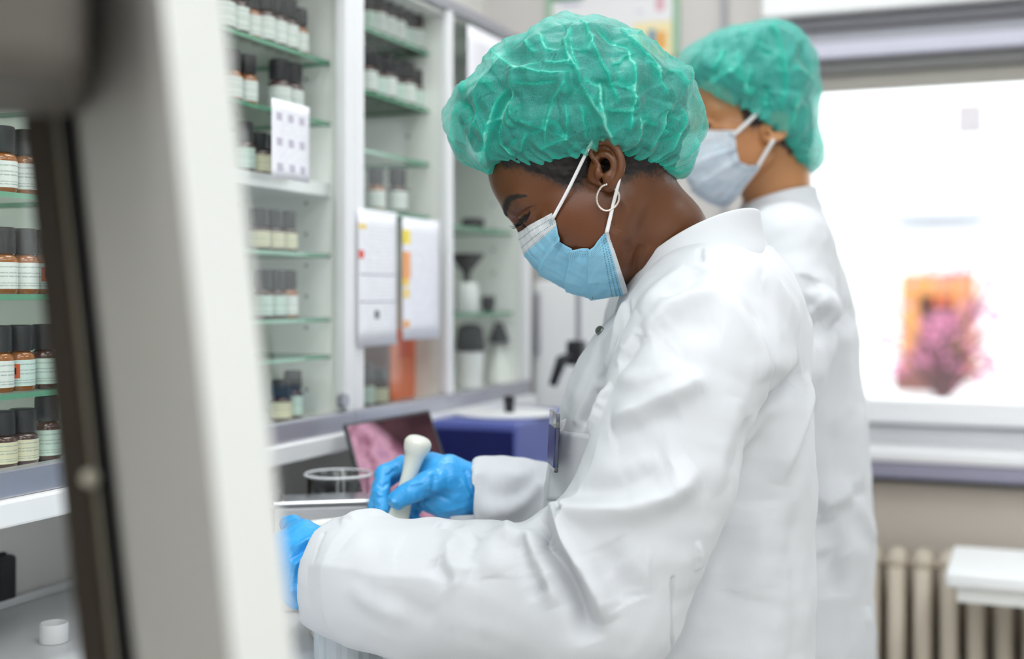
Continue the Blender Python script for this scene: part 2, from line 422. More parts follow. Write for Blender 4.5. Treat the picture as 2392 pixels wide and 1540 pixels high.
brow(1.264, (612, 643, 672), (1, 1, 0), 'on low shelf of the white-shelf cabinet')
brow(1.109, (655, 684), (2, 1), 'on floor of the white-shelf cabinet')
brow(1.752, (855, 879, 902, 925, 947, 969), (1, 4, 4, 4), 'on top shelf of the paper-list cabinet')
brow(1.645, (857, 880, 903, 926, 948, 970), (4, 1, 4, 1), 'on second shelf of the paper-list cabinet')
brow(1.447, (878, 928), (0, 4), 'on fourth shelf of the paper-list cabinet')
brow(1.109, (853, 884), (1, 2), 'on floor of the paper-list cabinet')
for i, p in enumerate(PROTO):
    if not used[i]: bpy.data.objects.remove(p)

# ------------------------------------------------------------------ things inside and on the cabinets
M['rubber'] = pmat('grey_rubber', srgb(44, 44, 48), .6, var=.1, vscale=40)
M['orange'] = pmat('orange_card', srgb(246, 126, 74), .5, var=.05, vscale=20)
M['brownred'] = pmat('red_brown_card', srgb(120, 72, 62), .6, var=.08)
a = on_x(905, 950, XF - .06); b = on_x(1018, 950, XF - .06)
ob = empty('card_box', (XF - .06, a[1], 1.109), 'orange card box standing in the paper-list cabinet', 'box')
MB().box(XF - .13, XF - .06, a[1] + .014, b[1], 1.1095, 1.235).build('box_body', M['orange'], ob, bevel=.002)
MB().box(XF - .0598, XF - .059, a[1] + .045, a[1] + .09, 1.185, 1.225).build('box_print', pmat('red_print', srgb(226, 84, 36), .5), ob)
MB().box(XF - .13, XF - .06, a[1] - .006, a[1] + .0135, 1.1095, 1.225).build('box_spine', M['brownred'], ob, bevel=.002)
def ware(name, label, parts, loc, cat, group=None):
    t = empty(name, loc, label, cat, group)
    for nm, prof, mt in parts: MB().lathe(prof, 24, loc).build(nm, mt, t, smooth=True, sharp=35)
    return t
xx = XF - .06
def sh(px, z, x=xx): return (x, on_x(px, 700, x)[1], z + .0006)
ware('rubber_funnel', 'wide grey rubber funnel on middle shelf of the end cabinet', [('funnel_bowl', [(.006, 0), (.008, .02), (.034, .052), (.036, .058), (.032, .057)], M['rubber'])], sh(1090, 1.264 + .062), 'funnel')
ware('glass_jar', 'white jar carrying a grey funnel in the end cabinet', [('jar_body', [(.022, 0), (.024, .003), (.024, .05), (.02, .061)], M['white'])], sh(1090, 1.264), 'jar')
ware('rubber_stopper', 'small tapered rubber stopper on middle shelf of the end cabinet', [('stopper_body', [(.010, 0), (.015, .012), (.015, .03), (.011, .034)], M['rubber'])], sh(1140, 1.264), 'stopper')
MBc = MB().lathe([(.020, 0), (.024, .002), (.024, .018), (.02, .021)], 24, sh(1105, 1.437)).build('rubber_dish', M['rubber'], None, smooth=True, sharp=35)
tag(MBc, 'flat grey rubber dish on upper shelf of the end cabinet', 'dish')
ware('measuring_jug', 'white jug with grey lid on floor of the end cabinet', [('jug_body', [(.022, 0), (.026, .004), (.028, .075)], M['white']), ('jug_lid', [(.03, .076), (.031, .09), (.026, .125), (.012, .132)], M['rubber'])], sh(1098, 1.109), 'jug')
ware('glass_flask', 'pale flask with grey cone stopper on floor of the end cabinet', [('flask_body', [(.026, 0), (.03, .004), (.026, .03), (.01, .07), (.01, .085)], M['cab']), ('flask_stopper', [(.012, .086), (.024, .09), (.013, .12), (.008, .132)], M['rubber'])], sh(1165, 1.109), 'flask')
tg = empty('carton', (XF - .05, on_x(1075, 900, XF - .05)[1], 1.109), 'low white carton on floor of the end cabinet', 'carton')
c0 = on_x(1062, 900, XF - .035)[1]; c1 = on_x(1110, 900, XF - .035)[1]
MB().box(XF - .1, XF - .036, c0 - .01, c0 + .002, 1.1095, 1.16).build('carton_body', M['white'], tg, bevel=.002)

def paper_mat(name, base, fn):
    t = Nt(name); uv = t.n('ShaderNodeUVMap').outputs[0]; s = t.n('ShaderNodeSeparateXYZ'); t.l(uv, s.inputs[0]); u, v = s.outputs[0], s.outputs[1]
    rect = lambda u0, u1, v0, v1: t.math('MULTIPLY', t.math('MULTIPLY', t.math('GREATER_THAN', u, u0), t.math('LESS_THAN', u, u1)), t.math('MULTIPLY', t.math('GREATER_THAN', v, v0), t.math('LESS_THAN', v, v1)))
    c = base
    for box, colr in fn: c = t.mix(rect(*box), c, srgb(*colr))
    # body text: thin lines broken into words
    ln = t.math('LESS_THAN', t.math('FRACT', t.math('MULTIPLY', v, 34)), .35)
    cmb = t.n('ShaderNodeCombineXYZ'); t.l(t.math('MULTIPLY', u, 30), cmb.inputs[0]); t.l(t.math('FLOOR', t.math('MULTIPLY', v, 34)), cmb.inputs[1])
    wn = t.noise(1.0, 0, cmb.outputs[0])
    txt = t.math('MULTIPLY', t.math('MULTIPLY', ln, t.math('GREATER_THAN', wn, .52)), rect(.2, .9, .06, .94))
    c = t.mix(t.math('MULTIPLY', txt, .35), c, srgb(90, 90, 105))
    t.l(c, t.b.inputs['Base Color']); t.b.inputs['Roughness'].default_value = .5
    return t.m
def sheet(name, mat, x, pxs, zs, label, cat='paper sheet', curl=.004):
    y0, y1 = on_x(pxs[0], 700, x)[1], on_x(pxs[1], 700, x)[1]
    V = []; F = []; UV = []; nn = 8
    for i in range(nn + 1):
        for j in range(nn + 1):
            u, v = i / nn, j / nn
            V.append((x + curl * math.sin(math.pi * u) * (1 - v) ** 2 + .0004, y0 + (y1 - y0) * u, zs[0] + (zs[1] - zs[0]) * v))
    for i in range(nn):
        for j in range(nn):
            F.append((i * (nn + 1) + j, (i + 1) * (nn + 1) + j, (i + 1) * (nn + 1) + j + 1, i * (nn + 1) + j + 1))
            UV += [(i / nn, j / nn), ((i + 1) / nn, j / nn), ((i + 1) / nn, (j + 1) / nn), (i / nn, (j + 1) / nn)]
    o = obj(name, V, F, mat, None, smooth=True); l = o.data.uv_layers.new(name='UVMap')
    for k, q in enumerate(UV): l.data[k].uv = q
    s = o.modifiers.new('t', 'SOLIDIFY'); s.thickness = .0004; s.offset = 0
    return tag(o, label, cat)
def zat(px, py, x): return on_x(px, py, x)[2]
X1 = XF + .012
sheet('paper_list', paper_mat('list_a', srgb(246, 246, 252), [((.02, .2, .855, .89), (246, 214, 96)), ((.02, .14, .64, .7), (232, 70, 60)), ((.05, .95, .52, .53), (150, 150, 165)), ((.03, .95, .32, .33), (150, 150, 165)), ((.38, .5, .2, .26), (90, 90, 100)), ((.05, .95, .97, .98), (190, 190, 200))]),
      X1, (836, 926), (zat(880, 808, X1), zat(880, 492, X1)), 'white list with a red dot taped beside the white cabinet post')
sheet('paper_list', paper_mat('list_b', srgb(244, 244, 252), [((.0, .2, .78, .9), (248, 222, 84)), ((.0, .2, .5, .72), (246, 170, 110)), ((.0, .16, .44, .5), (250, 205, 90)), ((.02, .16, .34, .42), (248, 214, 110)), ((.02, .16, .1, .16), (248, 180, 110))]),
      X1, (940, 1026), (zat(983, 792, X1), zat(983, 512, X1)), 'white list with yellow and orange margin blocks on the glass door')
grid = [((.12 + .3 * i, .26 + .3 * i, .1 + .32 * j, .2 + .32 * j), (196, 190, 205)) for i in range(3) for j in range(3)]
sheet('paper_grid', paper_mat('list_c', srgb(247, 246, 253), grid), X1, (634, 722), (zat(678, 422, X1), zat(678, 240, X1)), 'white sheet printed with a three by three grid of dots')
sheet('paper_note', paper_mat('list_d', srgb(244, 242, 248), [((.3, .7, .5, .56), (215, 210, 225))]), XF + .006, (1092, 1180), (1.56, 1.82), 'plain white note behind the green cap on the end cabinet')

# ------------------------------------------------------------------ bench
BZ, BX = .88, -.62
bench = empty('lab_bench', (XL, .86, 0), 'long white laboratory bench under the glass cabinets', 'bench')
MB().box(XL + .001, BX, .86, YB - .001, BZ - .04, BZ).build('worktop', M['wt'], bench, bevel=.004)
MB().box(XL + .001, XL + .016, .86, YB - .001, BZ, BZ + .012).build('rear_upstand', M['wt'], bench, bevel=.003)
for k in range(3):
    ya = .862 + k * .695; yb = ya + .69
    bc = empty('base_cabinet', (XL, ya, 0), f'white base cabinet below the bench, number {["one", "two", "three", "four"][k]} from the tilted panel', 'cabinet', 'base cabinets under the bench')
    MB().box(XL + .001, BX - .05, ya, yb, .08, BZ - .0405).build('cabinet_body', M['white'], bc)
    MB().box(XL + .05, BX - .1, ya, yb, 0, .08).build('plinth', M['greyplastic'], bc)
    dr = MB().box(BX - .0495, BX - .03, ya + .004, yb - .004, .085, BZ - .045).build('door_front', M['white'], bc, bevel=.002)
    hd = MB().tube([(BX - .03, ya + .06, .70), (BX - .005, ya + .06, .70), (BX - .005, ya + .06, .80), (BX - .03, ya + .06, .80)], .005).build('handle', M['alu'], None, smooth=True)
    hd.parent = dr; hd.location = tuple(-np.array(bc.location))
# blue instrument
n0 = on_z(1020, 1100, .95); c_ = on_y(1205, 1000, 2.02)
bx1 = c_[0]; by0 = 2.02; bx0 = on_y(1008, 1000, by0)[0]; bz1 = on_y(1205, 990, by0)[2]
M['shaded_blue'] = pmat('shaded_blue_enamel', srgb(10, 22, 88), .4, var=.03)  # front face: its shade is painted into a darker blue
M['lit_blue'] = pmat('lit_blue_enamel', srgb(88, 100, 172), .45, var=.03)  # same casing, painted lighter where window light falls on it
ins = empty('lab_centrifuge', (bx0, by0, BZ), 'blue boxy bench instrument with a white lid behind the tablet', 'instrument')
MB().box(bx0, bx1, by0, by0 + .32, BZ + .014, bz1).build('housing', M['lit_blue'], ins, bevel=.006)
MB().box(bx0 + .004, bx1 - .004, by0 - .004, by0 + .001, BZ + .02, bz1 - .014).build('shaded_front', M['shaded_blue'], ins, bevel=.001)
MB().lathe([(.085, 0), (.095, .001), (.095, .004), (.09, .006), (.02, .0065)], 40, ((bx0 + bx1) / 2, by0 + .15, bz1)).build('lid', M['white'], ins, smooth=True, sharp=40)
MB().lathe([(.009, 0), (.009, .014), (.011, .02), (.009, .03)], 20, ((bx0 + bx1) / 2 + .015, by0 + .13, bz1 + .0065)).build('lid_knob', M['dark'], ins, smooth=True, sharp=40)
MB().lathe([(.008, 0), (.008, .008)], 16, (bx1, by0 + .06, BZ + .045), (1, 0, 0)).build('side_socket', M['dark'], ins)
for fx in (bx0 + .02, bx1 - .02):
    for fy in (by0 + .02, by0 + .3): MB().lathe([(.009, 0), (.011, .0145)], 12, (fx, fy, BZ + .0005)).build('foot', M['dark'], ins)
sk = on_z(1268, 1110, BZ + .03)
ware('stopcock_flask', 'small glass bottle with a cream knob beside the blue instrument', [('flask_body', [(.018, 0), (.02, .003), (.02, .05), (.01, .065)], M['dark']), ('knob', [(.008, .0655), (.016, .075), (.018, .088), (.012, .1)], M['white'])],
     (bx1 + .06, by0 + .13, BZ + .0005), 'flask')
# tablet leaning on its stand
def tablet_screen():
    t = Nt('tablet_picture'); uv = t.n('ShaderNodeUVMap').outputs[0]; s = t.n('ShaderNodeSeparateXYZ'); t.l(uv, s.inputs[0]); u, v = s.outputs[0], s.outputs[1]
    d = t.math('ADD', t.math('SUBTRACT', u, t.math('MULTIPLY', v, -.85)), -.0)
    diag = t.math('SUBTRACT', t.math('ADD', t.math('MULTIPLY', u, 1.05), v), 1.28)
    f = t.math('MULTIPLY', t.math('ADD', t.math('MULTIPLY', diag, 6), .5), 1.0)
    q = t.n('ShaderNodeClamp'); t.l(f, q.inputs[0])
    pink = t.ramp(t.noise(4.5, 2, uv), [(.35, srgb(150, 100, 122)), (.55, srgb(206, 158, 180)), (.75, srgb(168, 124, 160))])
    dark = t.ramp(t.noise(2.5, 2, uv), [(.4, srgb(58, 40, 46)), (.65, srgb(84, 58, 64))])
    c = t.mix(q.outputs[0], pink, dark)
    e = t.n('ShaderNodeEmission'); t.l(c, e.inputs[0]); e.inputs[1].default_value = .75
    gl = t.n('ShaderNodeBsdfGlossy'); gl.inputs['Roughness'].default_value = .1; mx = t.n('ShaderNodeMixShader'); mx.inputs[0].default_value = .004
    t.l(e.outputs[0], mx.inputs[1]); t.l(gl.outputs[0], mx.inputs[2]); t.l(mx.outputs[0], t.out.inputs[0]); return t.m
tl, tr_ = wp(803, 990, 1.93), wp(1003, 957, 2.03)
br_ = wp(1093, 1225, 1.86); bl = br_ + (tl - tr_)
tb = empty('tablet', (bl + br_) / 2, 'tablet with a pink and dark screen leaning on the bench', 'tablet')
ex = (tr_ - tl); ey = (tl - bl); nrm = np.cross(ex, ey); nrm /= np.linalg.norm(nrm)
if nrm @ FW > 0: nrm = -nrm
body = [bl, br_, tr_, tl]; back = [p - nrm * .008 for p in body]
MB().hexa(back + body).build('case', M['dark'], tb, bevel=.002)
ins_ = .03
scr = [bl + ex * ins_ + ey * ins_, br_ - ex * ins_ + ey * ins_, tr_ - ex * ins_ - ey * ins_, tl + ex * ins_ - ey * ins_]
so = obj('screen', [p + nrm * .0005 for p in scr], [(0, 1, 2, 3)], tablet_screen(), tb); l_ = so.data.uv_layers.new(name='UVMap')
for k, q in enumerate(((0, 0), (1, 0), (1, 1), (0, 1))): l_.data[k].uv = q
mid = (tl + tr_) / 2 * .55 + (bl + br_) / 2 * .45 - nrm * .008
foot = mid - nrm * .11; foot[2] = BZ + .006
w_ = ex / np.linalg.norm(ex) * .03
MB().hexa([foot - w_, foot + w_, foot + w_ + np.array([0, 0, -.005]) + nrm * .004, foot - w_ + np.array([0, 0, -.005]) + nrm * .004,
           mid - w_, mid + w_, mid + w_ + nrm * .004, mid - w_ + nrm * .004]).build('kickstand', M['dark'], tb)
low_ = (bl + br_) / 2
MB().hexa([np.array([p[0], p[1], BZ + .001]) for p in (bl - nrm * .012, br_ - nrm * .012, br_ + nrm * .012, bl + nrm * .012)] +
          [bl - nrm * .012, br_ - nrm * .012, br_ + nrm * .012, bl + nrm * .012]).build('stand_foot', M['dark'], tb)
# beaker
def clear_glass():
    t = Nt('beaker_glass'); t.t.nodes.remove(t.b)
    tr = t.n('ShaderNodeBsdfTransparent'); tr.inputs[0].default_value = (.84, .86, .86, 1)
    gl = t.n('ShaderNodeBsdfGlossy'); gl.inputs['Roughness'].default_value = .03
    fr = t.n('ShaderNodeFresnel'); fr.inputs[0].default_value = 1.6; mx = t.n('ShaderNodeMixShader')
    t.l(t.math('ADD', t.math('MULTIPLY', fr.outputs[0], .9), .04), mx.inputs[0]); t.l(tr.outputs[0], mx.inputs[1]); t.l(gl.outputs[0], mx.inputs[2]); t.l(mx.outputs[0], t.out.inputs[0]); return t.m
M['clear'] = clear_glass()
bkm = Nt('beaker_borosilicate'); bkm.b.inputs['Transmission Weight'].default_value = 1.0; bkm.b.inputs['IOR'].default_value = 1.45; bkm.b.inputs['Roughness'].default_value = .02
bkm.l(bkm.mix(bkm.noise(20), srgb(236, 240, 240), srgb(244, 247, 246)), bkm.b.inputs['Base Color']); M['boro'] = bkm.m
bk = wp(790, 1108, 1.80); rb = .044
be = empty('glass_beaker', (bk[0], bk[1], BZ), 'clear glass beaker standing behind the steel tray', 'beaker')
ztop = bk[2]
hbk = ztop - BZ
MB().lathe([(rb - .004, 0), (rb - .0005, .004), (rb, .008), (rb, hbk - .006), (rb + .004, hbk), (rb + .002, hbk + .001), (rb - .003, hbk - .005), (rb - .003, .008), (rb - .006, .004)], 48, (bk[0], bk[1], BZ + .0005)).build('glass_wall', M['boro'], be, smooth=True, sharp=50)
MB().tube([(bk[0] + (rb + .003) * math.cos(a), bk[1] + (rb + .003) * math.sin(a), ztop) for a in np.linspace(0, 2 * math.pi, 48, endpoint=False)], .0022, 8, True).build('rim', pmat('bright_glass_rim', srgb(225, 228, 230), .1, coat=.5), be, smooth=True)
MB().lathe([(rb - .012, 0), (rb - .011, .03), (rb - .012, .045)], 32, (bk[0], bk[1], BZ + .03)).build('grey_reflection', M['greyplastic'], be, smooth=True, sharp=40)  # solid grey core stands for the dark reflection inside the glass
# steel tray / scale in front of the beaker
M['steel'] = pmat('brushed_steel', srgb(205, 205, 208), .45, .25, var=.05, vscale=60)
t0 = wp(640, 1172, 1.665); t1 = wp(862, 1190, 1.69)
ux = (t1 - t0); ux[2] = 0; L_ = np.linalg.norm(ux); ux /= L_; uy = np.array([-ux[1], ux[0], 0])
sc = empty('balance', (t0[0], t0[1], BZ), 'grey steel balance with a raised bright rim beside the beaker', 'balance')
def obox(p, a, b, z0, z1): return [np.array([q[0], q[1], z]) for z in (z0, z1) for q in (p, p + ux * a, p + ux * a + uy * b, p + uy * b)]
zt = t0[2]
MB().hexa(obox(t0, L_, .055, BZ + .0005, zt - .008)).build('housing', M['steel'], sc, bevel=.004)
MB().hexa(obox(t0 - ux * .004 - uy * .004, L_ + .008, .063, zt - .0075, zt)).build('pan', pmat('polished_steel', srgb(215, 216, 220), .2, .9), sc, bevel=.003)
MB().lathe([(.006, 0), (.008, .004), (.006, .012)], 16, t0 + ux * .004 + np.array([0, 0, .0005])).build('level_knob', M['dark'], sc, smooth=True)
# clutter in the shadow below the cabinets
q = on_z(760, 1150, BZ + .04)
ct = empty('black_tray', (XL + .08, 1.62, BZ), 'low black tray pushed against the wall below the cabinets', 'tray')
MB().box(XL + .05, XL + .17, 1.62, 1.86, BZ + .0005, BZ + .05).build('tray_body', M['dark'], ct, bevel=.006)
MB().box(XL + .06, XL + .16, 1.63, 1.85, BZ + .05, BZ + .054).build('tray_lid', M['rubber'], ct, bevel=.003)
cb = empty('cream_carton', (XL + .06, 1.56, BZ), 'narrow cream carton beside the black tray', 'carton')
MB().box(XL + .06, XL + .15, 1.555, 1.605, BZ + .0005, BZ + .12).build('carton_body', pmat('cream_card', srgb(222, 216, 186), .6), cb, bevel=.002)
MB().box(XL + .06, XL + .15, 1.58, 1.581, BZ + .1202, BZ + .121).build('carton_flap', M['cab'], cb)
# left edge: black box and a white pot lid
bb = on_z(22, 1412, BZ)
kb = empty('black_box', (bb[0], bb[1], BZ), 'black box cut by the picture edge on the bench', 'box')
MB().box(bb[0] - .08, bb[0] + .015, bb[1] - .13, bb[1], BZ + .0005, on_x(22, 1292, bb[0])[2]).build('box_body', M['dark'], kb, bevel=.006)
MB().box(bb[0] - .07, bb[0] + .006, bb[1] - .12, bb[1] - .01, on_x(22, 1292, bb[0])[2], on_x(22, 1292, bb[0])[2] + .004).build('box_lid', M['rubber'], kb, bevel=.002)
wc = on_z(126, 1500, BZ)
cp_ = empty('screw_lid', (wc[0], wc[1], BZ), 'small white plastic screw lid lying on the bench', 'lid')
rl = .0165
MB().lathe([(rl, 0), (rl * 1.02, .002), (rl * 1.02, .021), (rl * .98, .023), (rl * .92, .0232), (rl * .9, .016)], 40, (wc[0], wc[1], BZ + .0005)).build('lid_wall', M['white'], cp_, smooth=True, sharp=40)
# white cupboard, retort stand at the end of the bench
cu0 = on_y(1246, 660, 2.62)[0]
cu = empty('white_cupboard', (cu0, 2.62, BZ), 'tall white bench cupboard with a grey bar handle', 'cupboard')
ctop = on_y(1300, 655, 2.62)[2]
MB().box(cu0, cu0 + .36, 2.64, YB - .02, BZ + .0005, ctop).build('cupboard_body', M['white'], cu, bevel=.003)
MB().box(cu0 + .002, cu0 + .358, 2.62, 2.6395, BZ + .004, ctop - .003).build('cupboard_door', M['white'], cu, bevel=.002)
MB().box(cu0 + .004, cu0 + .018, 2.606, 2.6195, 1.17, 1.305).build('bar_handle', M['alu'], cu, bevel=.003)
rs = wp(1352, 900, 2.52)
rt = empty('retort_stand', (rs[0], rs[1], BZ), 'steel retort stand with a black clamp beside the white cupboard', 'stand')
MB().box(rs[0] - .07, rs[0] + .07, rs[1] - .045, rs[1] + .045, BZ + .0005, BZ + .012).build('foot_plate', M['rubber'], rt, bevel=.003)
MB().tube([(rs[0], rs[1], BZ + .012), (rs[0], rs[1], 1.36)], .0065, 12).build('rod', M['alu'], rt, smooth=True, sharp=40)
MB().box(rs[0] - .022, rs[0] + .012, rs[1] - .018, rs[1] + .018, 1.16, 1.21).build('boss_head', M['dark'], rt, bevel=.006)
MB().tube([rs[:2].tolist() + [1.185], (rs[0] - .03, rs[1] - .02, 1.17), (rs[0] - .045, rs[1] - .03, 1.12)], [.009, .012, .008], 10).build('clamp_arm', M['dark'], rt, smooth=True)
# poster on the back wall
pa, pb = on_y(1278, 0, YB)[0], on_y(1588, 0, YB)[0]; pz = on_y(1430, 143, YB)[2]
po = empty('wall_poster', (pa, YB, pz), 'green-framed printed poster on the back wall', 'poster')
def poster_mat():
    t = Nt('poster_print'); uv = t.n('ShaderNodeUVMap').outputs[0]; s = t.n('ShaderNodeSeparateXYZ'); t.l(uv, s.inputs[0]); u, v = s.outputs[0], s.outputs[1]
    rect = lambda u0, u1, v0, v1: t.math('MULTIPLY', t.math('MULTIPLY', t.math('GREATER_THAN', u, u0), t.math('LESS_THAN', u, u1)), t.math('MULTIPLY', t.math('GREATER_THAN', v, v0), t.math('LESS_THAN', v, v1)))
    c = srgb(232, 230, 232)
    for bx, cl in (((.25, .36, .27, .36), (120, 110, 150)), ((.44, .56, .28, .40), (70, 70, 150)), ((.62, .70, .29, .36), (110, 100, 160)), ((.08, .24, .23, .245), (190, 188, 210)), ((.7, .84, .24, .25), (180, 178, 205)),
                   ((.86, .93, .18, .24), (214, 170, 178)), ((.68, 1.0, .0, .14), (238, 224, 176)), ((.8, .86, .05, .11), (90, 140, 170)), ((.87, .94, .03, .1), (226, 160, 70)), ((.7, .76, .18, .19), (200, 200, 215))):
        c = t.mix(rect(*bx), c, srgb(*cl))
    t.l(c, t.b.inputs['Base Color']); t.b.inputs['Roughness'].default_value = .4; return t.m
ph = .62
so = obj('poster_print', [(pa + .015, YB - .006, pz), (pb - .015, YB - .006, pz), (pb - .015, YB - .006, pz + ph), (pa + .015, YB - .006, pz + ph)], [(0, 1, 2, 3)], poster_mat(), po)
l_ = so.data.uv_layers.new(name='UVMap')
for k, q in enumerate(((0, 0), (1, 0), (1, 1), (0, 1))): l_.data[k].uv = q
GR = pmat('poster_green', srgb(150, 186, 158), .5)
for x0 in (pa, pb - .016): MB().box(x0, x0 + .016, YB - .009, YB - .001, pz, pz + ph).build('frame_side', GR, po)
MB().box(pa + .016, pa + .1, YB - .009, YB - .001, pz + .158, pz + .172).build('frame_strip', pmat('deep_green', srgb(60, 130, 90), .5), po)
# radiator
M['rad'] = pmat('cream_radiator', srgb(212, 200, 182), .45, var=.05, vscale=12)
rd = empty('radiator', (-.4, YB - .13, .12), 'cream column radiator under the window', 'radiator')
rz1 = on_y(2120, 1285, YB - .1)[2]; rz0 = .14
def section(x):
    b = MB(); y0, y1 = YB - .145, YB - .045
    for yy in (y0, (y0 + y1) / 2, y1): b.tube([(x, yy, rz0 + .03), (x, yy, rz1 - .03)], .0180, 12)
    for z in (rz0 + .02, rz1 - .022): b.tube([(x, y0 - .002, z), (x, (y0 + y1) / 2, z + (.006 if z > .4 else -.006)), (x, y1 + .002, z)], [.020, .022, .020], 12)
    return b
pit = .0535; x0 = -.42; first = None
for k in range(18):
    if first is None: first = section(x0).build('column_section', M['rad'], rd, smooth=True)
    else: dup(first, (k * pit, 0, 0), rd)
MB().tube([(x0 - .03, YB - .095, rz1 - .03), (x0 + 18 * pit, YB - .095, rz1 - .03)], .012, 12).build('header_pipe', M['rad'], rd, smooth=True)
MB().tube([(x0 - .03, YB - .095, rz0 + .025), (x0 + 18 * pit, YB - .095, rz0 + .025)], .012, 12).build('header_pipe', M['rad'], rd, smooth=True)
for fx in (x0 + pit, x0 + 15 * pit): MB().box(fx - .012, fx + .012, YB - .12, YB - .07, .0005, rz0 + .03).build('foot', M['rad'], rd)
# white side table
sa = on_y(2208, 1372, YB - .47)
st = empty('side_table', (sa[0], YB - .47, 0), 'white side table standing in front of the radiator', 'table')
tz = sa[2]
stz1 = on_y(2208, 1337, YB - .47)[2]
MB().box(sa[0], sa[0] + .55, YB - .47, YB - .195, tz, stz1).build('table_top', M['white'], st, bevel=.006)
MB().box(sa[0] + .02, sa[0] + .53, YB - .45, YB - .44, tz - .03, tz - .0005).build('apron', M['cab'], st)
for lx in (sa[0] + .42, sa[0] + .50):
    for ly in (YB - .44, YB - .24): MB().box(lx, lx + .03, ly, ly + .03, 0, tz - .0005).build('leg', M['alu'], st)

# ------------------------------------------------------------------ tilted instrument panel close to the camera
def cz(px, d, z):
    """point in the tilted panel's plane family: column px at eye level, leaning along the panel's slope"""
    return W(np.array([(px - CX) / FPX * d + (EYE - z) * .107, d, z]))
def prism(pts, z0, z1):
    n = len(pts); V = [cz(p, d, z0) for p, d in pts] + [cz(p, d, z1) for p, d in pts]
    return MB().add(V, [tuple(range(n - 1, -1, -1)), tuple(range(n, 2 * n))] + [(i, (i + 1) % n, n + (i + 1) % n, n + i) for i in range(n)])
M['hoodwhite'] = pmat('hood_white_enamel', srgb(236, 237, 233), .5, var=.01)
M['hoodshade'] = pmat('hood_shaded_grey', srgb(148, 146, 141), .55, var=.02)  # grey includes the shade of a side turned away from the window
M['hooddark'] = pmat('hood_brown_frame', srgb(40, 34, 27), .7, spec=.15, var=.05)
M['hoodbeige'] = pmat('hood_beige_channel', srgb(126, 120, 105), .5, var=.03)
hz0, hz1 = .93, 1.66
hb_ = cz(420, .68, .9)
hd_ = empty('work_cabinet', (hb_[0], hb_[1], .9), 'tilted white panel with shaded grey side of a work cabinet, blurred close up', 'work cabinet')
prism([(452, .600), (596, .655), (596, .668), (452, .614)], hz0, hz1).build('front_edge', M['hoodwhite'], hd_)
prism([(217, .722), (451.5, .6), (451.5, .614), (596, .668), (580, .75), (240, .80)], hz0, hz1).build('side_panel', M['hoodshade'], hd_)
prism([(180, .720), (216.5, .715), (228, .80), (187, .80)], hz0, hz1).build('rubber_seal', pmat('black_seal_rubber', srgb(9, 9, 10), .7, spec=.1), hd_)
prism([(164, .735), (179.5, .728), (186.5, .80), (166, .80)], hz0, hz1).build('glass_channel', M['hoodbeige'], hd_)
prism([(97, .74), (163.5, .73), (165.5, .80), (104, .80)], hz0, hz1).build('frame_post', M['hooddark'], hd_)
kn = cz(172, .722, EYE - (1113 - HY) / FPX * .725)
MB().lathe([(.0035, 0), (.005, .002), (.005, .006), (.003, .008)], 16, kn, -FW).build('latch_knob', pmat('knob_beige', srgb(150, 145, 130), .4), hd_, smooth=True)
hz = EYE - (178 - HY) / FPX * .58
th = W(np.array([[(px - CX) / FPX * d, d, z] for z in (hz, 1.68) for px, d in ((-160, .56), (196, .585), (215, .72), (-160, .72))]))
MB().hexa(list(th)).build('upper_housing', pmat('housing_grey', srgb(84, 78, 72), .55, var=.04), hd_, bevel=.012)
bs = W(np.array([[x, y, z] for z in (.881, .932) for x, y in ((-.42, .56), (-.02, .56), (-.02, .85), (-.42, .85))]))
MB().hexa(list(bs)).build('cabinet_base', M['hoodwhite'], hd_, bevel=.006)
is_ = empty('instrument_trolley', W(np.array([-.2, .7, 0]))[0:3], 'white trolley carrying the tilted work cabinet', 'trolley')
MB().hexa(list(W(np.array([[x, y, z] for z in (.85, .88) for x, y in ((-.46, .52), (.02, .52), (.02, .90), (-.46, .90))])))).build('trolley_top', M['wt'], is_, bevel=.004)
for x in (-.43, -.02):
    for y in (.55, .86):
        MB().hexa(list(W(np.array([[x + a, y + b, z] for z in (0, .8495) for a, b in ((-.015, -.015), (.015, -.015), (.015, .015), (-.015, .015))])))).build('leg', M['alu'], is_)

# ------------------------------------------------------------------ outside the window
M['render'] = pmat('white_render', srgb(238, 238, 240), .9, var=.01)
YO = 13.0
struct('ground', MB().box(-14, 16, YB + .4, 30, -.6, -.5), pmat('pale_paving', srgb(225, 222, 220), .9, var=.03), 'pale paved yard outside the window')
nb = empty('neighbour_building', (0, YO, -.5), 'white building across the yard outside the window', 'building')
MB().box(-9, 9, YO, YO + 4, -.5, 9).build('facade', M['render'], nb)
def fac(px0, px1, py0, py1, y): 
    a = on_y(px0, py1, y); b = on_y(px1, py0, y); return a[0], b[0], a[2], b[2]
x0, x1, z0, z1 = fac(2232, 2300, 238, 318, YO)
MB().box(x0, x1, YO - .04, YO - .001, z0, z1).build('window', pmat('grey_window', srgb(140, 134, 136), .6), nb)
x0, x1, z0, z1 = fac(2080, 2318, 492, 512, YO)
MB().box(x0, x1, YO - .25, YO - .001, z0, z1).build('canopy', pmat('canopy_grey', srgb(165, 168, 176), .7), nb)
x0, x1, z0, z1 = fac(2080, 2318, 534, 548, YO)
MB().box(x0, x1, YO - .25, YO - .001, z0, z1).build('canopy_rail', pmat('canopy_rail_grey', srgb(172, 172, 178), .7), nb)
DW = pmat('tan_door_frame', srgb(178, 118, 62), .6, var=.1); DI = pmat('doorway_interior', srgb(90, 62, 60), .7, var=.2, vscale=3)
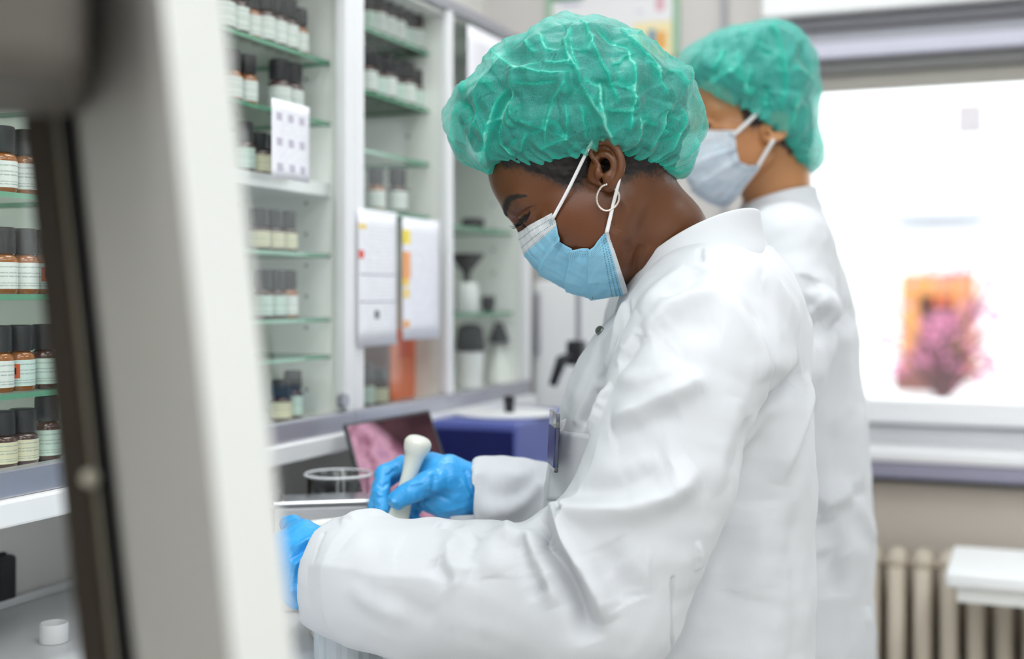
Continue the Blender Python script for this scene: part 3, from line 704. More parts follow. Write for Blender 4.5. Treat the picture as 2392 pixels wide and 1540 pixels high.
for nm, bx, mt, dy in (('door_jamb', (2105, 2146, 640, 880), DW, .2), ('door_jamb', (2232, 2276, 640, 880), DW, .2), ('door_head', (2105, 2276, 640, 690), DW, .22), ('doorway', (2146, 2232, 690, 880), DI, .05),
                       ('orange_sign', (2180, 2232, 688, 716), pmat('orange_sign_paint', srgb(205, 92, 30), .6), .1), ('planter', (2088, 2234, 868, 914), pmat('planter_brown', srgb(104, 66, 60), .8, var=.2, vscale=4), .5)):
    x0, x1, z0, z1 = fac(*bx, YO - dy)
    MB().box(x0, x1, YO - dy, YO - .001, z0, z1).build(nm, mt, nb)
tp = on_y(2200, 700, 10.5)
tree = empty('blossom_tree', (tp[0], 10.5, -.5), 'pink blossoming tree in the yard outside the window', 'tree')
r2 = random.Random(3)
tk = MB(); tk.tube([(tp[0], 10.5, -.5), (tp[0] + .03, 10.5, .1), (tp[0] - .02, 10.5, .5)], [.06, .05, .04], 8)
BM = MB()
spots = [(2130, 850), (2170, 838), (2210, 845), (2100, 858), (2190, 755), (2220, 745), (2260, 730), (2300, 718), (2330, 740), (2290, 820), (2310, 850), (2380, 820), (2330, 600), (2290, 592), (2360, 605), (2200, 640), (2230, 632),
         (2060, 800), (2040, 795), (2250, 760), (2180, 800), (2160, 830), (2385, 700), (2350, 780), (2345, 870), (2240, 860), (2070, 720), (2310, 660), (2280, 890), (2140, 780)]
for px, py in spots:
    c = on_y(px, py, 10.5 + r2.uniform(-.3, .3))
    tk.tube([(tp[0], 10.5, .45), ((tp[0] + c[0]) / 2, (10.5 + c[1]) / 2, (c[2] + .5) / 2 + .1), tuple(c)], [.02, .012, .006], 5)
    for k in range(26):
        o = np.array([r2.gauss(0, .10), r2.gauss(0, .08), r2.gauss(0, .04)]); u = np.array([r2.gauss(0, 1) for _ in range(3)]); u /= np.linalg.norm(u)
        v = np.cross(u, [r2.gauss(0, 1) for _ in range(3)]); v /= np.linalg.norm(v); s_ = r2.uniform(.02, .04); p = c + o
        BM.add([p - u * s_, p + v * s_ * .6, p + u * s_, p - v * s_ * .6], [(0, 1, 2, 3)])
tk.build('trunk', pmat('bark', srgb(96, 70, 72), .9, var=.2), tree, smooth=True)
bl_ = BM.build('blossoms', pmat('pink_blossom', srgb(182, 112, 142), .8, var=.2, vscale=2), tree); bl_['kind'] = 'stuff'
# ------------------------------------------------------------------ implicit modelling (people, gloves, coats)
class Sdf:
    def __init__(s, lo, hi, h):
        s.lo = np.asarray(lo, float); s.h = h
        s.n = np.ceil((np.asarray(hi, float) - s.lo) / h).astype(int) + 1
        s.F = np.full(s.n, .5, np.float32)
        s.ax = [np.float32(s.lo[i]) + np.float32(h) * np.arange(s.n[i], dtype=np.float32) for i in range(3)]
    def block(s, lo, hi):
        a = np.clip(np.floor((np.asarray(lo) - s.lo) / s.h).astype(int), 0, s.n); b = np.clip(np.ceil((np.asarray(hi) - s.lo) / s.h).astype(int) + 1, 0, s.n)
        if np.any(b <= a): return None
        sl = tuple(slice(a[i], b[i]) for i in range(3))
        return sl, s.ax[0][sl[0]][:, None, None], s.ax[1][sl[1]][None, :, None], s.ax[2][sl[2]][None, None, :]
    def op(s, lo, hi, fn, k, mode='add'):
        m = abs(k) + 3 * s.h
        q = s.block(np.asarray(lo) - m, np.asarray(hi) + m)
        if q is None: return
        sl, X, Y, Z = q; d = fn(X, Y, Z).astype(np.float32); f = s.F[sl]
        if mode == 'add':
            hh = np.maximum(k - np.abs(f - d), 0) / k if k > 0 else 0
            s.F[sl] = np.minimum(f, d) - hh * hh * k * .25
        else:
            d = -d; hh = np.maximum(k - np.abs(f - d), 0) / k if k > 0 else 0
            s.F[sl] = np.maximum(f, d) + hh * hh * k * .25
    def ball(s, c, r, k=.01, mode='add', rot=None):
        """ellipsoid; r scalar or 3 radii; rot = 3x3 with the ellipsoid axes as rows"""
        c = np.asarray(c, np.float32); r = np.broadcast_to(np.asarray(r, np.float32), (3,)).copy(); R = r.max()
        def fn(X, Y, Z):
            x, y, z = X - c[0], Y - c[1], Z - c[2]
            if rot is not None:
                A = np.asarray(rot, np.float32); x, y, z = A[0, 0] * x + A[0, 1] * y + A[0, 2] * z, A[1, 0] * x + A[1, 1] * y + A[1, 2] * z, A[2, 0] * x + A[2, 1] * y + A[2, 2] * z
            k0 = np.sqrt((x / r[0]) ** 2 + (y / r[1]) ** 2 + (z / r[2]) ** 2); k1 = np.sqrt((x / r[0] ** 2) ** 2 + (y / r[1] ** 2) ** 2 + (z / r[2] ** 2) ** 2)
            return k0 * (k0 - 1) / np.maximum(k1, 1e-6)
        s.op(c - R, c + R, fn, k, mode)
    def cone(s, a, b, ra, rb, k=.01, mode='add', flat=None):
        """round cone from a to b; flat=(axis, factor) squashes distances along an axis"""
        a = np.asarray(a, np.float32); b = np.asarray(b, np.float32); R = max(ra, rb) * (1.6 if flat else 1)
        ab = b - a; L2 = float(ab @ ab) + 1e-12
        def fn(X, Y, Z):
            x, y, z = X - a[0], Y - a[1], Z - a[2]
            t = np.clip((x * ab[0] + y * ab[1] + z * ab[2]) / L2, 0, 1)
            dx, dy, dz = x - t * ab[0], y - t * ab[1], z - t * ab[2]
            d2 = dx * dx + dy * dy + dz * dz
            if flat is not None:
                n = np.asarray(flat[0], np.float32); q = dx * n[0] + dy * n[1] + dz * n[2]; d2 = d2 + q * q * (flat[1] ** 2 - 1)
            return np.sqrt(np.maximum(d2, 1e-12)) - (ra + t * (rb - ra))
        s.op(np.minimum(a, b) - R, np.maximum(a, b) + R, fn, k, mode)
    def chain(s, P, R, k=.01, mode='add', flat=None):
        for i in range(len(P) - 1): s.cone(P[i], P[i + 1], R[i], R[i + 1], k, mode, flat)
    def mesh(s):
        F = s.F; sg = F < 0; n = s.n
        c = sg[:-1, :-1, :-1].astype(np.int8)
        cnt = np.zeros(tuple(n - 1), np.int8)
        for i in (0, 1):
            for j in (0, 1):
                for k in (0, 1): cnt += sg[i:n[0] - 1 + i, j:n[1] - 1 + j, k:n[2] - 1 + k]
        act = np.argwhere((cnt > 0) & (cnt < 8))
        idx = np.full(tuple(n - 1), -1, np.int32); idx[act[:, 0], act[:, 1], act[:, 2]] = np.arange(len(act))
        offs = np.array([(i, j, k) for i in (0, 1) for j in (0, 1) for k in (0, 1)])
        val = np.stack([F[act[:, 0] + o[0], act[:, 1] + o[1], act[:, 2] + o[2]] for o in offs], 1)
        P = np.zeros((len(act), 3), np.float64); w = np.zeros(len(act))
        for p in range(8):
            for q in range(p + 1, 8):
                if np.abs(offs[p] - offs[q]).sum() != 1: continue
                a, b = val[:, p], val[:, q]; m = (a < 0) != (b < 0)
                t = np.where(m, a / np.where(m, a - b, 1), 0)[:, None]
                P += np.where(m[:, None], offs[p] + t * (offs[q] - offs[p]), 0); w += m
        V = s.lo + s.h * (act + P / w[:, None])
        faces = []
        for ax in range(3):
            u, v = (ax + 1) % 3, (ax + 2) % 3
            sh = list(n); sh[ax] -= 1
            a = np.take(sg, range(n[ax] - 1), ax); b = np.take(sg, range(1, n[ax]), ax)
            e = np.argwhere(a != b); e = e[(e[:, u] > 0) & (e[:, v] > 0) & (e[:, u] < n[u] - 1) & (e[:, v] < n[v] - 1)]
            inside = a[e[:, 0], e[:, 1], e[:, 2]]
            qd = []
            for du, dv in ((1, 1), (0, 1), (0, 0), (1, 0)):
                t = e.copy(); t[:, u] -= du; t[:, v] -= dv; qd.append(idx[t[:, 0], t[:, 1], t[:, 2]])
            q = np.stack(qd, 1); q[~inside] = q[~inside][:, ::-1]; faces.append(q)
        return V, np.concatenate(faces).astype(np.int32)
def vnormals(V, F):
    a, b, c, d = (V[F[:, i]] for i in range(4)); fn = np.cross(c - a, d - b)
    N = np.zeros_like(V)
    for i in range(4):
        for k in range(3): N[:, k] += np.bincount(F[:, i], fn[:, k], len(V))
    return N / (np.linalg.norm(N, axis=1)[:, None] + 1e-12)
def smooth(V, F, it=2, lam=.5):
    """Laplacian smoothing with volume-preserving back step"""
    E = np.concatenate([F[:, [0, 1]], F[:, [1, 2]], F[:, [2, 3]], F[:, [3, 0]]])
    deg = np.bincount(E[:, 0], minlength=len(V)) + np.bincount(E[:, 1], minlength=len(V))
    for _ in range(it):
        for l in (lam, -lam * 1.04):
            A = np.zeros_like(V)
            for k in range(3): A[:, k] = np.bincount(E[:, 0], V[E[:, 1], k], len(V)) + np.bincount(E[:, 1], V[E[:, 0], k], len(V))
            V = V + l * (A / np.maximum(deg, 1)[:, None] - V)
    return V
def subdivide(V, F):
    """plain quad split (one vertex per edge, one per face)"""
    E = np.concatenate([F[:, [0, 1]], F[:, [1, 2]], F[:, [2, 3]], F[:, [3, 0]]]); Es = np.sort(E, 1)
    key = Es[:, 0].astype(np.int64) * len(V) + Es[:, 1]; u, inv = np.unique(key, return_inverse=True)
    em = (V[u // len(V)] + V[u % len(V)]) / 2; n = len(F); e = inv.reshape(4, n) + len(V)
    fc = len(V) + len(u) + np.arange(n); V2 = np.concatenate([V, em, V[F].mean(1)])
    F2 = np.concatenate([np.stack([F[:, i], e[i], fc, e[(i + 3) % 4]], 1) for i in range(4)])
    return V2, F2.astype(np.int32)
def seg_dist(V, P):
    """distance of each V to polyline P and the arc position (0..1) of the nearest point"""
    L = np.concatenate([[0], np.cumsum(np.linalg.norm(np.diff(P, axis=0), axis=1))]); best = np.full(len(V), 9.0); pos = np.zeros(len(V))
    for i in range(len(P) - 1):
        ab = P[i + 1] - P[i]; t = np.clip((V - P[i]) @ ab / (ab @ ab + 1e-15), 0, 1); d = np.linalg.norm(V - P[i] - t[:, None] * ab, axis=1)
        m = d < best; best[m] = d[m]; pos[m] = (L[i] + t[m] * (L[i + 1] - L[i])) / L[-1]
    return best, pos
class Drape:
    """folds measured in the picture, laid on the surface as 3-D curves and raised or sunk along its normals"""
    def __init__(s, V, F):
        s.V, s.F = V, F; s.N = vnormals(V, F); s.D = np.zeros(len(V)); x, y, d = to_px(V); s.x, s.y, s.d = x, y, d
        s.face = ((V - np.array([0, 0, EYE])) * s.N).sum(1) < 0
    def lift(s, pts, n=14):
        out = []
        for px, py in spline(np.asarray(pts, float), n) if len(pts) > 2 else np.linspace(pts[0], pts[1], n):
            q = (s.x - px) ** 2 + (s.y - py) ** 2
            m = (q < 16 ** 2) & s.face
            if not m.any(): m = (q <= np.partition(q, 12)[12])
            i = np.nonzero(m)[0]; dm = s.d[i].min(); i = i[s.d[i] < dm + .03]; j = i[np.argmin(q[i])]
            out.append(s.V[j])
        return np.array(out)
    def fold(s, pts, h, w, ends=(0, 0), side=None):
        """ridge (h>0) or valley (h<0), half width w in metres; ends: 0 fades out, 1 stays full; side=(dx,dy,ws): steeper on that picture side"""
        P = s.lift(pts); lo, hi = P.min(0) - 3 * w, P.max(0) + 3 * w
        m = np.nonzero(((s.V > lo) & (s.V < hi)).all(1))[0]
        if not len(m): return P
        d, t = seg_dist(s.V[m], P)
        a = np.ones(len(m))
        if not ends[0]: a *= np.clip(t / .3, 0, 1) ** 1.0 * (2 - np.clip(t / .3, 0, 1))
        if not ends[1]: a *= np.clip((1 - t) / .3, 0, 1) * (2 - np.clip((1 - t) / .3, 0, 1))
        ww = np.full(len(m), w)
        if side is not None:
            i = np.clip((t * (len(P) - 1)).astype(int), 0, len(P) - 1); xx, yy, _ = to_px(P)
            sg = (s.x[m] - xx[i]) * side[0] + (s.y[m] - yy[i]) * side[1] > 0
            ww = np.where(sg, side[2], w)
        # end caps: soften past the ends too
        s.D[m] += h * a * np.exp(-(d / ww) ** 2)
        return P
    def crease(s, pts, h, w):
        """ironed edge: a sharp-topped ridge falling off evenly to both sides"""
        P = s.lift(pts); m = np.nonzero(((s.V > P.min(0) - 4 * w) & (s.V < P.max(0) + 4 * w)).all(1))[0]
        d, t = seg_dist(s.V[m], P); e = np.clip(np.minimum(t, 1 - t) / .12, 0, 1); s.D[m] += h * (.35 + .65 * e) * (np.exp(-np.maximum(d, .0012) / w))
    def done(s): return s.V + s.N * s.D[:, None]
def wobble(V, amp, freq, seed=0, oct=3):
    """smooth pseudo-noise from summed sines"""
    r = np.random.RandomState(seed); out = np.zeros(len(V))
    for o in range(oct):
        for _ in range(5):
            k = r.randn(3); k /= np.linalg.norm(k); out += np.sin(V @ k * freq * (2 ** o) * (.7 + .6 * r.rand()) * 6.283 + r.rand() * 6.283) * amp / (2 ** o) / 2.2
    return out
class Fig:
    """a person's frame: facing leftwards in the picture, turned `turn` away from the camera, origin at a picture point"""
    def __init__(s, px, py, d, turn, pitch=0):
        s.O = wp(px, py, d); a = math.radians(turn); p = math.radians(pitch)
        s.fh = -math.cos(a) * RT + math.sin(a) * FW; s.l = -math.sin(a) * RT - math.cos(a) * FW
        s.f = math.cos(p) * s.fh - math.sin(p) * UP; s.u = math.sin(p) * s.fh + math.cos(p) * UP
        s.A = np.stack([s.f, s.l, s.u])                  # rows: forward, left (towards camera), up
    def at(s, px, py, lat=0.0):
        """room point seen at (px,py), lat metres to the figure's left of its middle plane"""
        r = ray(px, py); o = np.array([0, 0, EYE]); t = (lat + s.l @ (s.O - o)) / (s.l @ r); return o + r * t
    def loc(s, w): return (np.asarray(w) - s.O) @ s.A.T
    def room(s, q): return s.O + np.asarray(q) @ s.A
# ------------------------------------------------------------------ people: materials
def skin_mat(name, col, hair, deep):
    t = Nt(name); b = t.b
    at = t.n('ShaderNodeAttribute', attribute_name='dark').outputs['Fac']
    nz = t.noise(260, 3); big = t.noise(14, 3)
    base = t.mix(big, tuple(v * .86 for v in col[:3]) + (1,), tuple(min(1, v * 1.14) for v in col[:3]) + (1,))
    base = t.mix(t.math('MULTIPLY', t.n('ShaderNodeAttribute', attribute_name='warm').outputs['Fac'], .6), base, deep)
    f = t.math('SUBTRACT', t.math('MULTIPLY', t.math('ADD', at, t.math('MULTIPLY', t.math('SUBTRACT', nz, .5), .7)), 1.9), .55)
    q = t.n('ShaderNodeClamp'); t.l(f, q.inputs[0])
    t.l(t.mix(q.outputs[0], base, hair), b.inputs['Base Color'])
    t.l(t.math('ADD', t.math('MULTIPLY', q.outputs[0], .3), .38), b.inputs['Roughness'])
    b.inputs['Subsurface Weight'].default_value = .12; b.inputs['Subsurface Scale'].default_value = .006; b.inputs['Subsurface Radius'].default_value = (1, .35, .2)
    b.inputs['Specular IOR Level'].default_value = .5
    t.bump(t.math('ADD', t.noise(420, 3), t.noise(1100, 1)), .16, .0006)
    return t.m
def cap_mat(name, see=.38):
    """thin non-woven gauze: part of the light goes straight through, the rest scatters on both sides"""
    t = Nt(name); b = t.b
    at = t.n('ShaderNodeAttribute', attribute_name='dense_glint').outputs['Fac']
    fib = t.noise(900, 2); fib2 = t.noise(60, 3)
    vo = t.n('ShaderNodeTexVoronoi'); vo.inputs['Scale'].default_value = 650; t.l(t.coord(), vo.inputs['Vector'])
    col = t.ramp(at, [(0, srgb(86, 210, 196)), (.4, srgb(30, 206, 182)), (.7, srgb(52, 214, 190)), (1, srgb(140, 238, 220))])  # palest stop paints light caught on creases, middle stops are doubled gauze
    t.l(col, b.inputs['Base Color']); b.inputs['Roughness'].default_value = .42; b.inputs['Specular IOR Level'].default_value = .5
    b.inputs['Sheen Weight'].default_value = .6; b.inputs['Sheen Roughness'].default_value = .4
    t.bump(t.math('ADD', fib, t.math('MULTIPLY', vo.outputs['Distance'], .8)), .5, .0005)
    tl = t.n('ShaderNodeBsdfTranslucent'); t.l(col, tl.inputs[0])
    m1 = t.n('ShaderNodeMixShader'); m1.inputs[0].default_value = .16; t.l(b.outputs[0], m1.inputs[1]); t.l(tl.outputs[0], m1.inputs[2])
    tr = t.n('ShaderNodeBsdfTransparent'); tr.inputs[0].default_value = (.82, .97, .93, 1)
    op = t.math('ADD', t.math('ADD', 1 - see, t.math('MULTIPLY', at, see * .9)), t.math('MULTIPLY', t.math('SUBTRACT', fib, .5), .5))
    q = t.n('ShaderNodeClamp'); t.l(op, q.inputs[0])
    m2 = t.n('ShaderNodeMixShader'); t.l(q.outputs[0], m2.inputs[0]); t.l(tr.outputs[0], m2.inputs[1]); t.l(m1.outputs[0], m2.inputs[2])
    t.l(m2.outputs[0], t.out.inputs[0]); return t.m
def mask_mat(name, blue, white):
    t = Nt(name); b = t.b; uv = t.n('ShaderNodeUVMap').outputs[0]; s = t.n('ShaderNodeSeparateXYZ'); t.l(uv, s.inputs[0]); u, v = s.outputs[0], s.outputs[1]
    gt = lambda a, c: t.math('GREATER_THAN', a, c); lt = lambda a, c: t.math('LESS_THAN', a, c); mul = lambda a, c: t.math('MULTIPLY', a, c)
    strip = t.math('MAXIMUM', lt(v, .165), gt(v, .962))
    nz = t.noise(70, 4); wash = t.math('MULTIPLY', t.math('SUBTRACT', nz, .4), .8)
    c = t.mix(strip, t.mix(wash, blue, srgb(196, 236, 252)), white)
    dots = None
    for v0, w, fq in ((.055, .0045, 76), (.115, .0045, 76), (.158, .003, 90), (.885, .0045, 76), (.915, .0045, 76), (.943, .0045, 76)):
        q = mul(lt(t.math('ABSOLUTE', t.math('SUBTRACT', v, v0)), w), lt(t.math('FRACT', mul(u, fq)), .5)); dots = q if dots is None else t.math('MAXIMUM', dots, q)
    au = t.math('ABSOLUTE', t.math('SUBTRACT', u, .5))
    side = mul(mul(mul(gt(au, .448), lt(au, .488)), lt(t.math('FRACT', mul(v, 60)), .35)), mul(lt(t.math('FRACT', mul(u, 110)), .45), mul(gt(v, .19), lt(v, .86))))
    dots = t.math('MAXIMUM', dots, side)
    for u0, v0 in ((.972, .085), (.028, .085), (.972, .925), (.028, .925)):
        rr2 = t.math('ADD', t.math('POWER', t.math('DIVIDE', t.math('SUBTRACT', u, u0), .014), 2), t.math('POWER', t.math('DIVIDE', t.math('SUBTRACT', v, v0), .030), 2))
        c = t.mix(mul(lt(rr2, 1), .6), c, srgb(140, 176, 196))
    c = t.mix(mul(dots, .75), c, srgb(52, 92, 112))
    t.l(c, b.inputs['Base Color']); b.inputs['Roughness'].default_value = .6; b.inputs['Specular IOR Level'].default_value = .25
    t.bump(t.noise(900, 2), .15, .0004)
    tl = t.n('ShaderNodeBsdfTranslucent'); t.l(c, tl.inputs[0]); mx = t.n('ShaderNodeMixShader'); mx.inputs[0].default_value = .2
    t.l(b.outputs[0], mx.inputs[1]); t.l(tl.outputs[0], mx.inputs[2]); t.l(mx.outputs[0], t.out.inputs[0]); return t.m
def coat_mat():
    t = Nt('white_coat_cotton'); b = t.b
    t.l(t.mix(t.noise(9, 3), srgb(214, 217, 221), srgb(222, 224, 228)), b.inputs['Base Color']); b.inputs['Roughness'].default_value = .75
    b.inputs['Specular IOR Level'].default_value = .2; b.inputs['Sheen Weight'].default_value = .15
    co = t.coord(); w = t.n('ShaderNodeTexWave', wave_type='BANDS', bands_direction='DIAGONAL'); w.inputs['Scale'].default_value = 520; w.inputs['Distortion'].default_value = 1; t.l(co, w.inputs['Vector'])
    t.bump(t.math('ADD', w.outputs['Fac'], t.noise(500, 2)), .12, .0004); return t.m
M['coat'] = coat_mat()
M['glove'] = None
def glove_mat():
    t = Nt('blue_nitrile'); b = t.b
    t.l(t.mix(t.noise(22, 3), srgb(36, 160, 240), srgb(86, 188, 247)), b.inputs['Base Color']); b.inputs['Roughness'].default_value = .33; b.inputs['Specular IOR Level'].default_value = .55
    t.bump(t.math('ADD', t.noise(420, 2), t.math('MULTIPLY', t.noise(110, 2), 1.6)), .3, .0009); return t.m
M['glove'] = glove_mat()
HAIR = srgb(24, 18, 16)
M['hair'] = pmat('short_black_hair', HAIR, .65, var=.4, vscale=300, bump=.6, bscale=700, bdist=.001)
M['lash'] = pmat('black_lashes', srgb(12, 10, 10), .5)
M['elastic'] = pmat('white_elastic', srgb(240, 240, 240), .7, bump=.3, bscale=900, bdist=.0005)
M['porcelain'] = pmat('glazed_porcelain', srgb(238, 239, 228), .18, var=.02, coat=.3)
M['silver'] = pmat('silver_wire', srgb(232, 222, 214), .28, 1.0, var=.05, vscale=300, bump=.5, bscale=1200, bdist=.0005)
M['trouser'] = pmat('white_trousers', srgb(232, 234, 238), .8); M['shoe'] = pmat('white_clogs', srgb(236, 236, 236), .4)
M['eye'] = pmat('eye_white', srgb(225, 220, 214), .1, var=.02, coat=.5)

# ------------------------------------------------------------------ head and neck
EAR_RIM = [(1400, 386), (1387, 370), (1379, 354), (1392, 338), (1414, 330), (1436, 342), (1449, 366), (1452, 390), (1447, 408), (1437, 424), (1428, 436)]
def head_mesh(fg, S, neck, h, earfig=None, eyeopen=True):
    """continuous head, ears and neck in fg's frame (units scaled by S); neck: room points with radii"""
    s = Sdf((-.125, -.105, -.235), (.142, .105, .138), h)
    s.ball((0, 0, .045), (.098, .073, .082), .01)
    s.ball((-.036, 0, .008), (.060, .060, .052), .03)
    s.ball((.046, 0, .048), (.056, .0605, .052), .025)
    s.ball((.048, 0, -.02), (.048, .0575, .07), .03)
    s.ball((.052, 0, -.064), (.040, .043, .034), .03)
    for y in (-1, 1):
        s.ball((.060, y * .050, -.014), (.022, .013, .014), .022)
        s.cone((.006, y * .051, -.042), (.078, y * .014, -.09), .015, .014, .03)
        s.ball((.035, y * .047, -.035), (.03, .016, .03), .03)
    s.ball((.088, 0, -.089), .015, .02)
    for y in (-1, 1):
        s.cone((.0935, y * .008, .0305), (.079, y * .045, .0285), .0085, .0075, .018)
        s.ball((.112, y * .034, .009), (.019, .017, .0125), .012, 'cut')
    s.chain([(.098, 0, .016), (.112, 0, -.010), (.124, 0, -.031)], [.007, .0078, .0105], .012)
    for y in (-1, 1):
        s.ball((.112, y * .0115, -.036), (.011, .0085, .008), .008)
        s.ball((.0838, y * .032, .0085), .0142, .006)
        # upper lid crease and the slit between the lids
        if eyeopen: s.chain(spline([(.087, y * .0195, .0165), (.0965, y * .029, .0185), (.0915, y * .0415, .0165), (.080, y * .052, .0085)], 8), [.0013] * 8, .0018, 'cut')
        if eyeopen: s.chain(spline([(.093, y * .021, .0028), (.0985, y * .031, .0012), (.0925, y * .0415, .0035)], 6), [.0020] * 6, .0012, 'cut')
        if eyeopen: s.chain(spline([(.0905, y * .022, -.0065), (.0935, y * .032, -.0075), (.086, y * .045, -.0035)], 6), [.0010] * 6, .003, 'cut')
    s.ball((.106, 0, -.056), (.012, .022, .0075), .008); s.ball((.104, 0, -.069), (.012, .019, .0075), .008)
    s.chain([(.116, -.02, -.063), (.119, 0, -.0625), (.116, .02, -.063)], [.0012] * 3, .002, 'cut')
    # ears
    ef = earfig
    for y in (-1, 1):
        def ep(px, py, out):
            q = ef[0].loc(ef[0].at(px, py, (.0755 + (px - 1380) / 75 * .0125 + out) * ef[1])) / ef[1]; return np.array([q[0], y * q[1], q[2]])
        cc = ep(1418, 384, -.004); e1 = ep(1418, 345, -.004) - cc; e1 /= np.linalg.norm(e1); e2 = ep(1445, 384, -.004) - cc; e2 -= e1 * (e2 @ e1); e2 /= np.linalg.norm(e2); e3 = np.cross(e1, e2)
        s.ball(cc, (.0265, .0165, .0045), .006, 'add', np.stack([e1, e2, e3]))
        s.ball(ep(1424, 429, -.002), (.0085, .0085, .0045), .006, 'add', np.stack([e1, e2, e3]))
        s.ball(ep(1412, 395, -.014), (.02, .012, .010), .012)                      # root joining the skull
        s.ball(ep(1415, 390, .000), (.0118, .0098, .0150), .0015, 'cut', np.stack([e1, e2, e3]))
        s.ball(ep(1409, 410, -.002), (.0090, .0042, .0110), .0012, 'cut', np.stack([e1, e2, e3]))
        s.chain([ep(1397, 369, .004), ep(1411, 371, .004), ep(1424, 374, .004)], [.0028, .0036, .0022], .0015, 'cut')
        s.chain([ep(a, b, .004) for a, b in ((1406, 346), (1424, 348), (1438, 366), (1442, 390), (1438, 408))], [.0030, .0034, .0030, .0027, .0018], .0015, 'cut')
        R = spline([ep(a, b, .0015) for a, b in EAR_RIM], 22); s.chain(R, np.interp(np.linspace(0, 1, 22), [0, .15, .5, .8, 1], [.0020, .0026, .0036, .0036, .0030]), .0025)
        R = spline([ep(a, b, .0005) for a, b in ((1402, 362), (1420, 362), (1432, 376), (1433, 396), (1424, 412), (1416, 420))], 12); s.chain(R, [.0028] * 12, .003)
        s.ball(ep(1399, 404, .0015), (.0062, .0042, .0048), .004, 'add', np.stack([e1, e2, e3]))
        s.ball(ep(1421, 413, .0018), (.0052, .0052, .004), .004, 'add', np.stack([e1, e2, e3]))
    P = [fg.loc(p) / S for p, r in neck]; R = [r / S for p, r in neck]
    s.chain(P, R, .03)
    V, F = s.mesh(); V = smooth(V, F, 1)
    return V, F                                              # unscaled head coordinates
HLX = [-.13, -.09, -.06, -.04, -.02, .0, .012, .022, .032, .040, .05, .065, .08, .10, .14]
HLZ = [-.058, -.056, -.047, -.036, -.022, -.006, -.004, -.004, .002, .010, .028, .057, .073, .086, .10]
def hairline(V):
    hl = np.interp(V[:, 0], HLX, HLZ) + wobble(V, .003, 40, 5); return V[:, 2] - hl
def add_attr(o, name, val):
    a = o.data.attributes.new(name, 'FLOAT', 'POINT'); a.data.foreach_set('value', np.asarray(val, np.float32))
def drop_loose(V, F, keep):
    """keep only faces whose verts satisfy keep"""
    m = keep[F].all(1); F = F[m]; u, inv = np.unique(F, return_inverse=True); return V[u], inv.reshape(F.shape).astype(np.int32), u
def body_mesh(s_args, prims):
    s = Sdf(*s_args)
    for P, R in prims: s.chain(P, R, .05)
    return s.mesh()

# ------------------------------------------------------------------ lofted clothes
def loft_cap(fg, front, back, hem, width, nphi, ns, apexlat=0.0, hemlat=.078):
    """bouffant cap: rings between the front and back outline; hem: picture points of the near lower edge from front to back"""
    Fp = spline(np.array([[*p] for p in front], float), ns); Bp = spline(np.array([[*p] for p in back], float), ns)
    ph = np.linspace(0, 2 * math.pi, nphi, endpoint=False); t = np.linspace(0, 1, ns)
    fl = np.array([fg.loc(fg.at(x, y, 0)) for x, y in Fp]); bl = np.array([fg.loc(fg.at(x, y, 0)) for x, y in Bp])
    c = (fl + bl) / 2; a = (fl - bl) / 2
    # rings crowd towards the hem and the crown
    w = np.interp(t, *zip(*width))
    co, si = np.cos(ph), np.sin(ph); si2 = np.sign(si) * np.abs(si) ** .9
    G = c[:, None, :] + a[:, None, :] * co[None, :, None]; G[:, :, 1] += w[:, None] * si2[None]
    hx = np.array(hem, float); hm = spline(hx, 60)
    lat = hemlat * np.sin(np.pi * np.linspace(0, 1, 60)) ** .6
    H = np.array([fg.loc(fg.at(x, y, l)) for (x, y), l in zip(hm, lat)])
    # ring 0 follows the hem: match by angle
    near = np.interp(np.where(ph <= math.pi, ph, 2 * math.pi - ph) / math.pi, np.linspace(0, 1, 60), np.arange(60))
    k0 = near.astype(int).clip(0, 58); fr = (near - k0)[:, None]; Hr = H[k0] * (1 - fr) + H[k0 + 1] * fr
    Hr[:, 1] = np.where(ph <= math.pi, Hr[:, 1], -Hr[:, 1])
    wt = np.clip(1 - t / .42, 0, 1) ** 2
    G += (Hr - G[0])[None] * wt[:, None, None]
    V = G.reshape(-1, 3); i = np.arange(ns - 1)[:, None] * nphi; j = np.arange(nphi)[None]; jn = (j + 1) % nphi
    F = np.stack([i + j, i + jn, i + nphi + jn, i + nphi + j], -1).reshape(-1, 4)
    # close the crown: one fan cap point
    return fg.room(V), F.astype(np.int32), np.tile(ph, ns), np.repeat(t, nphi)
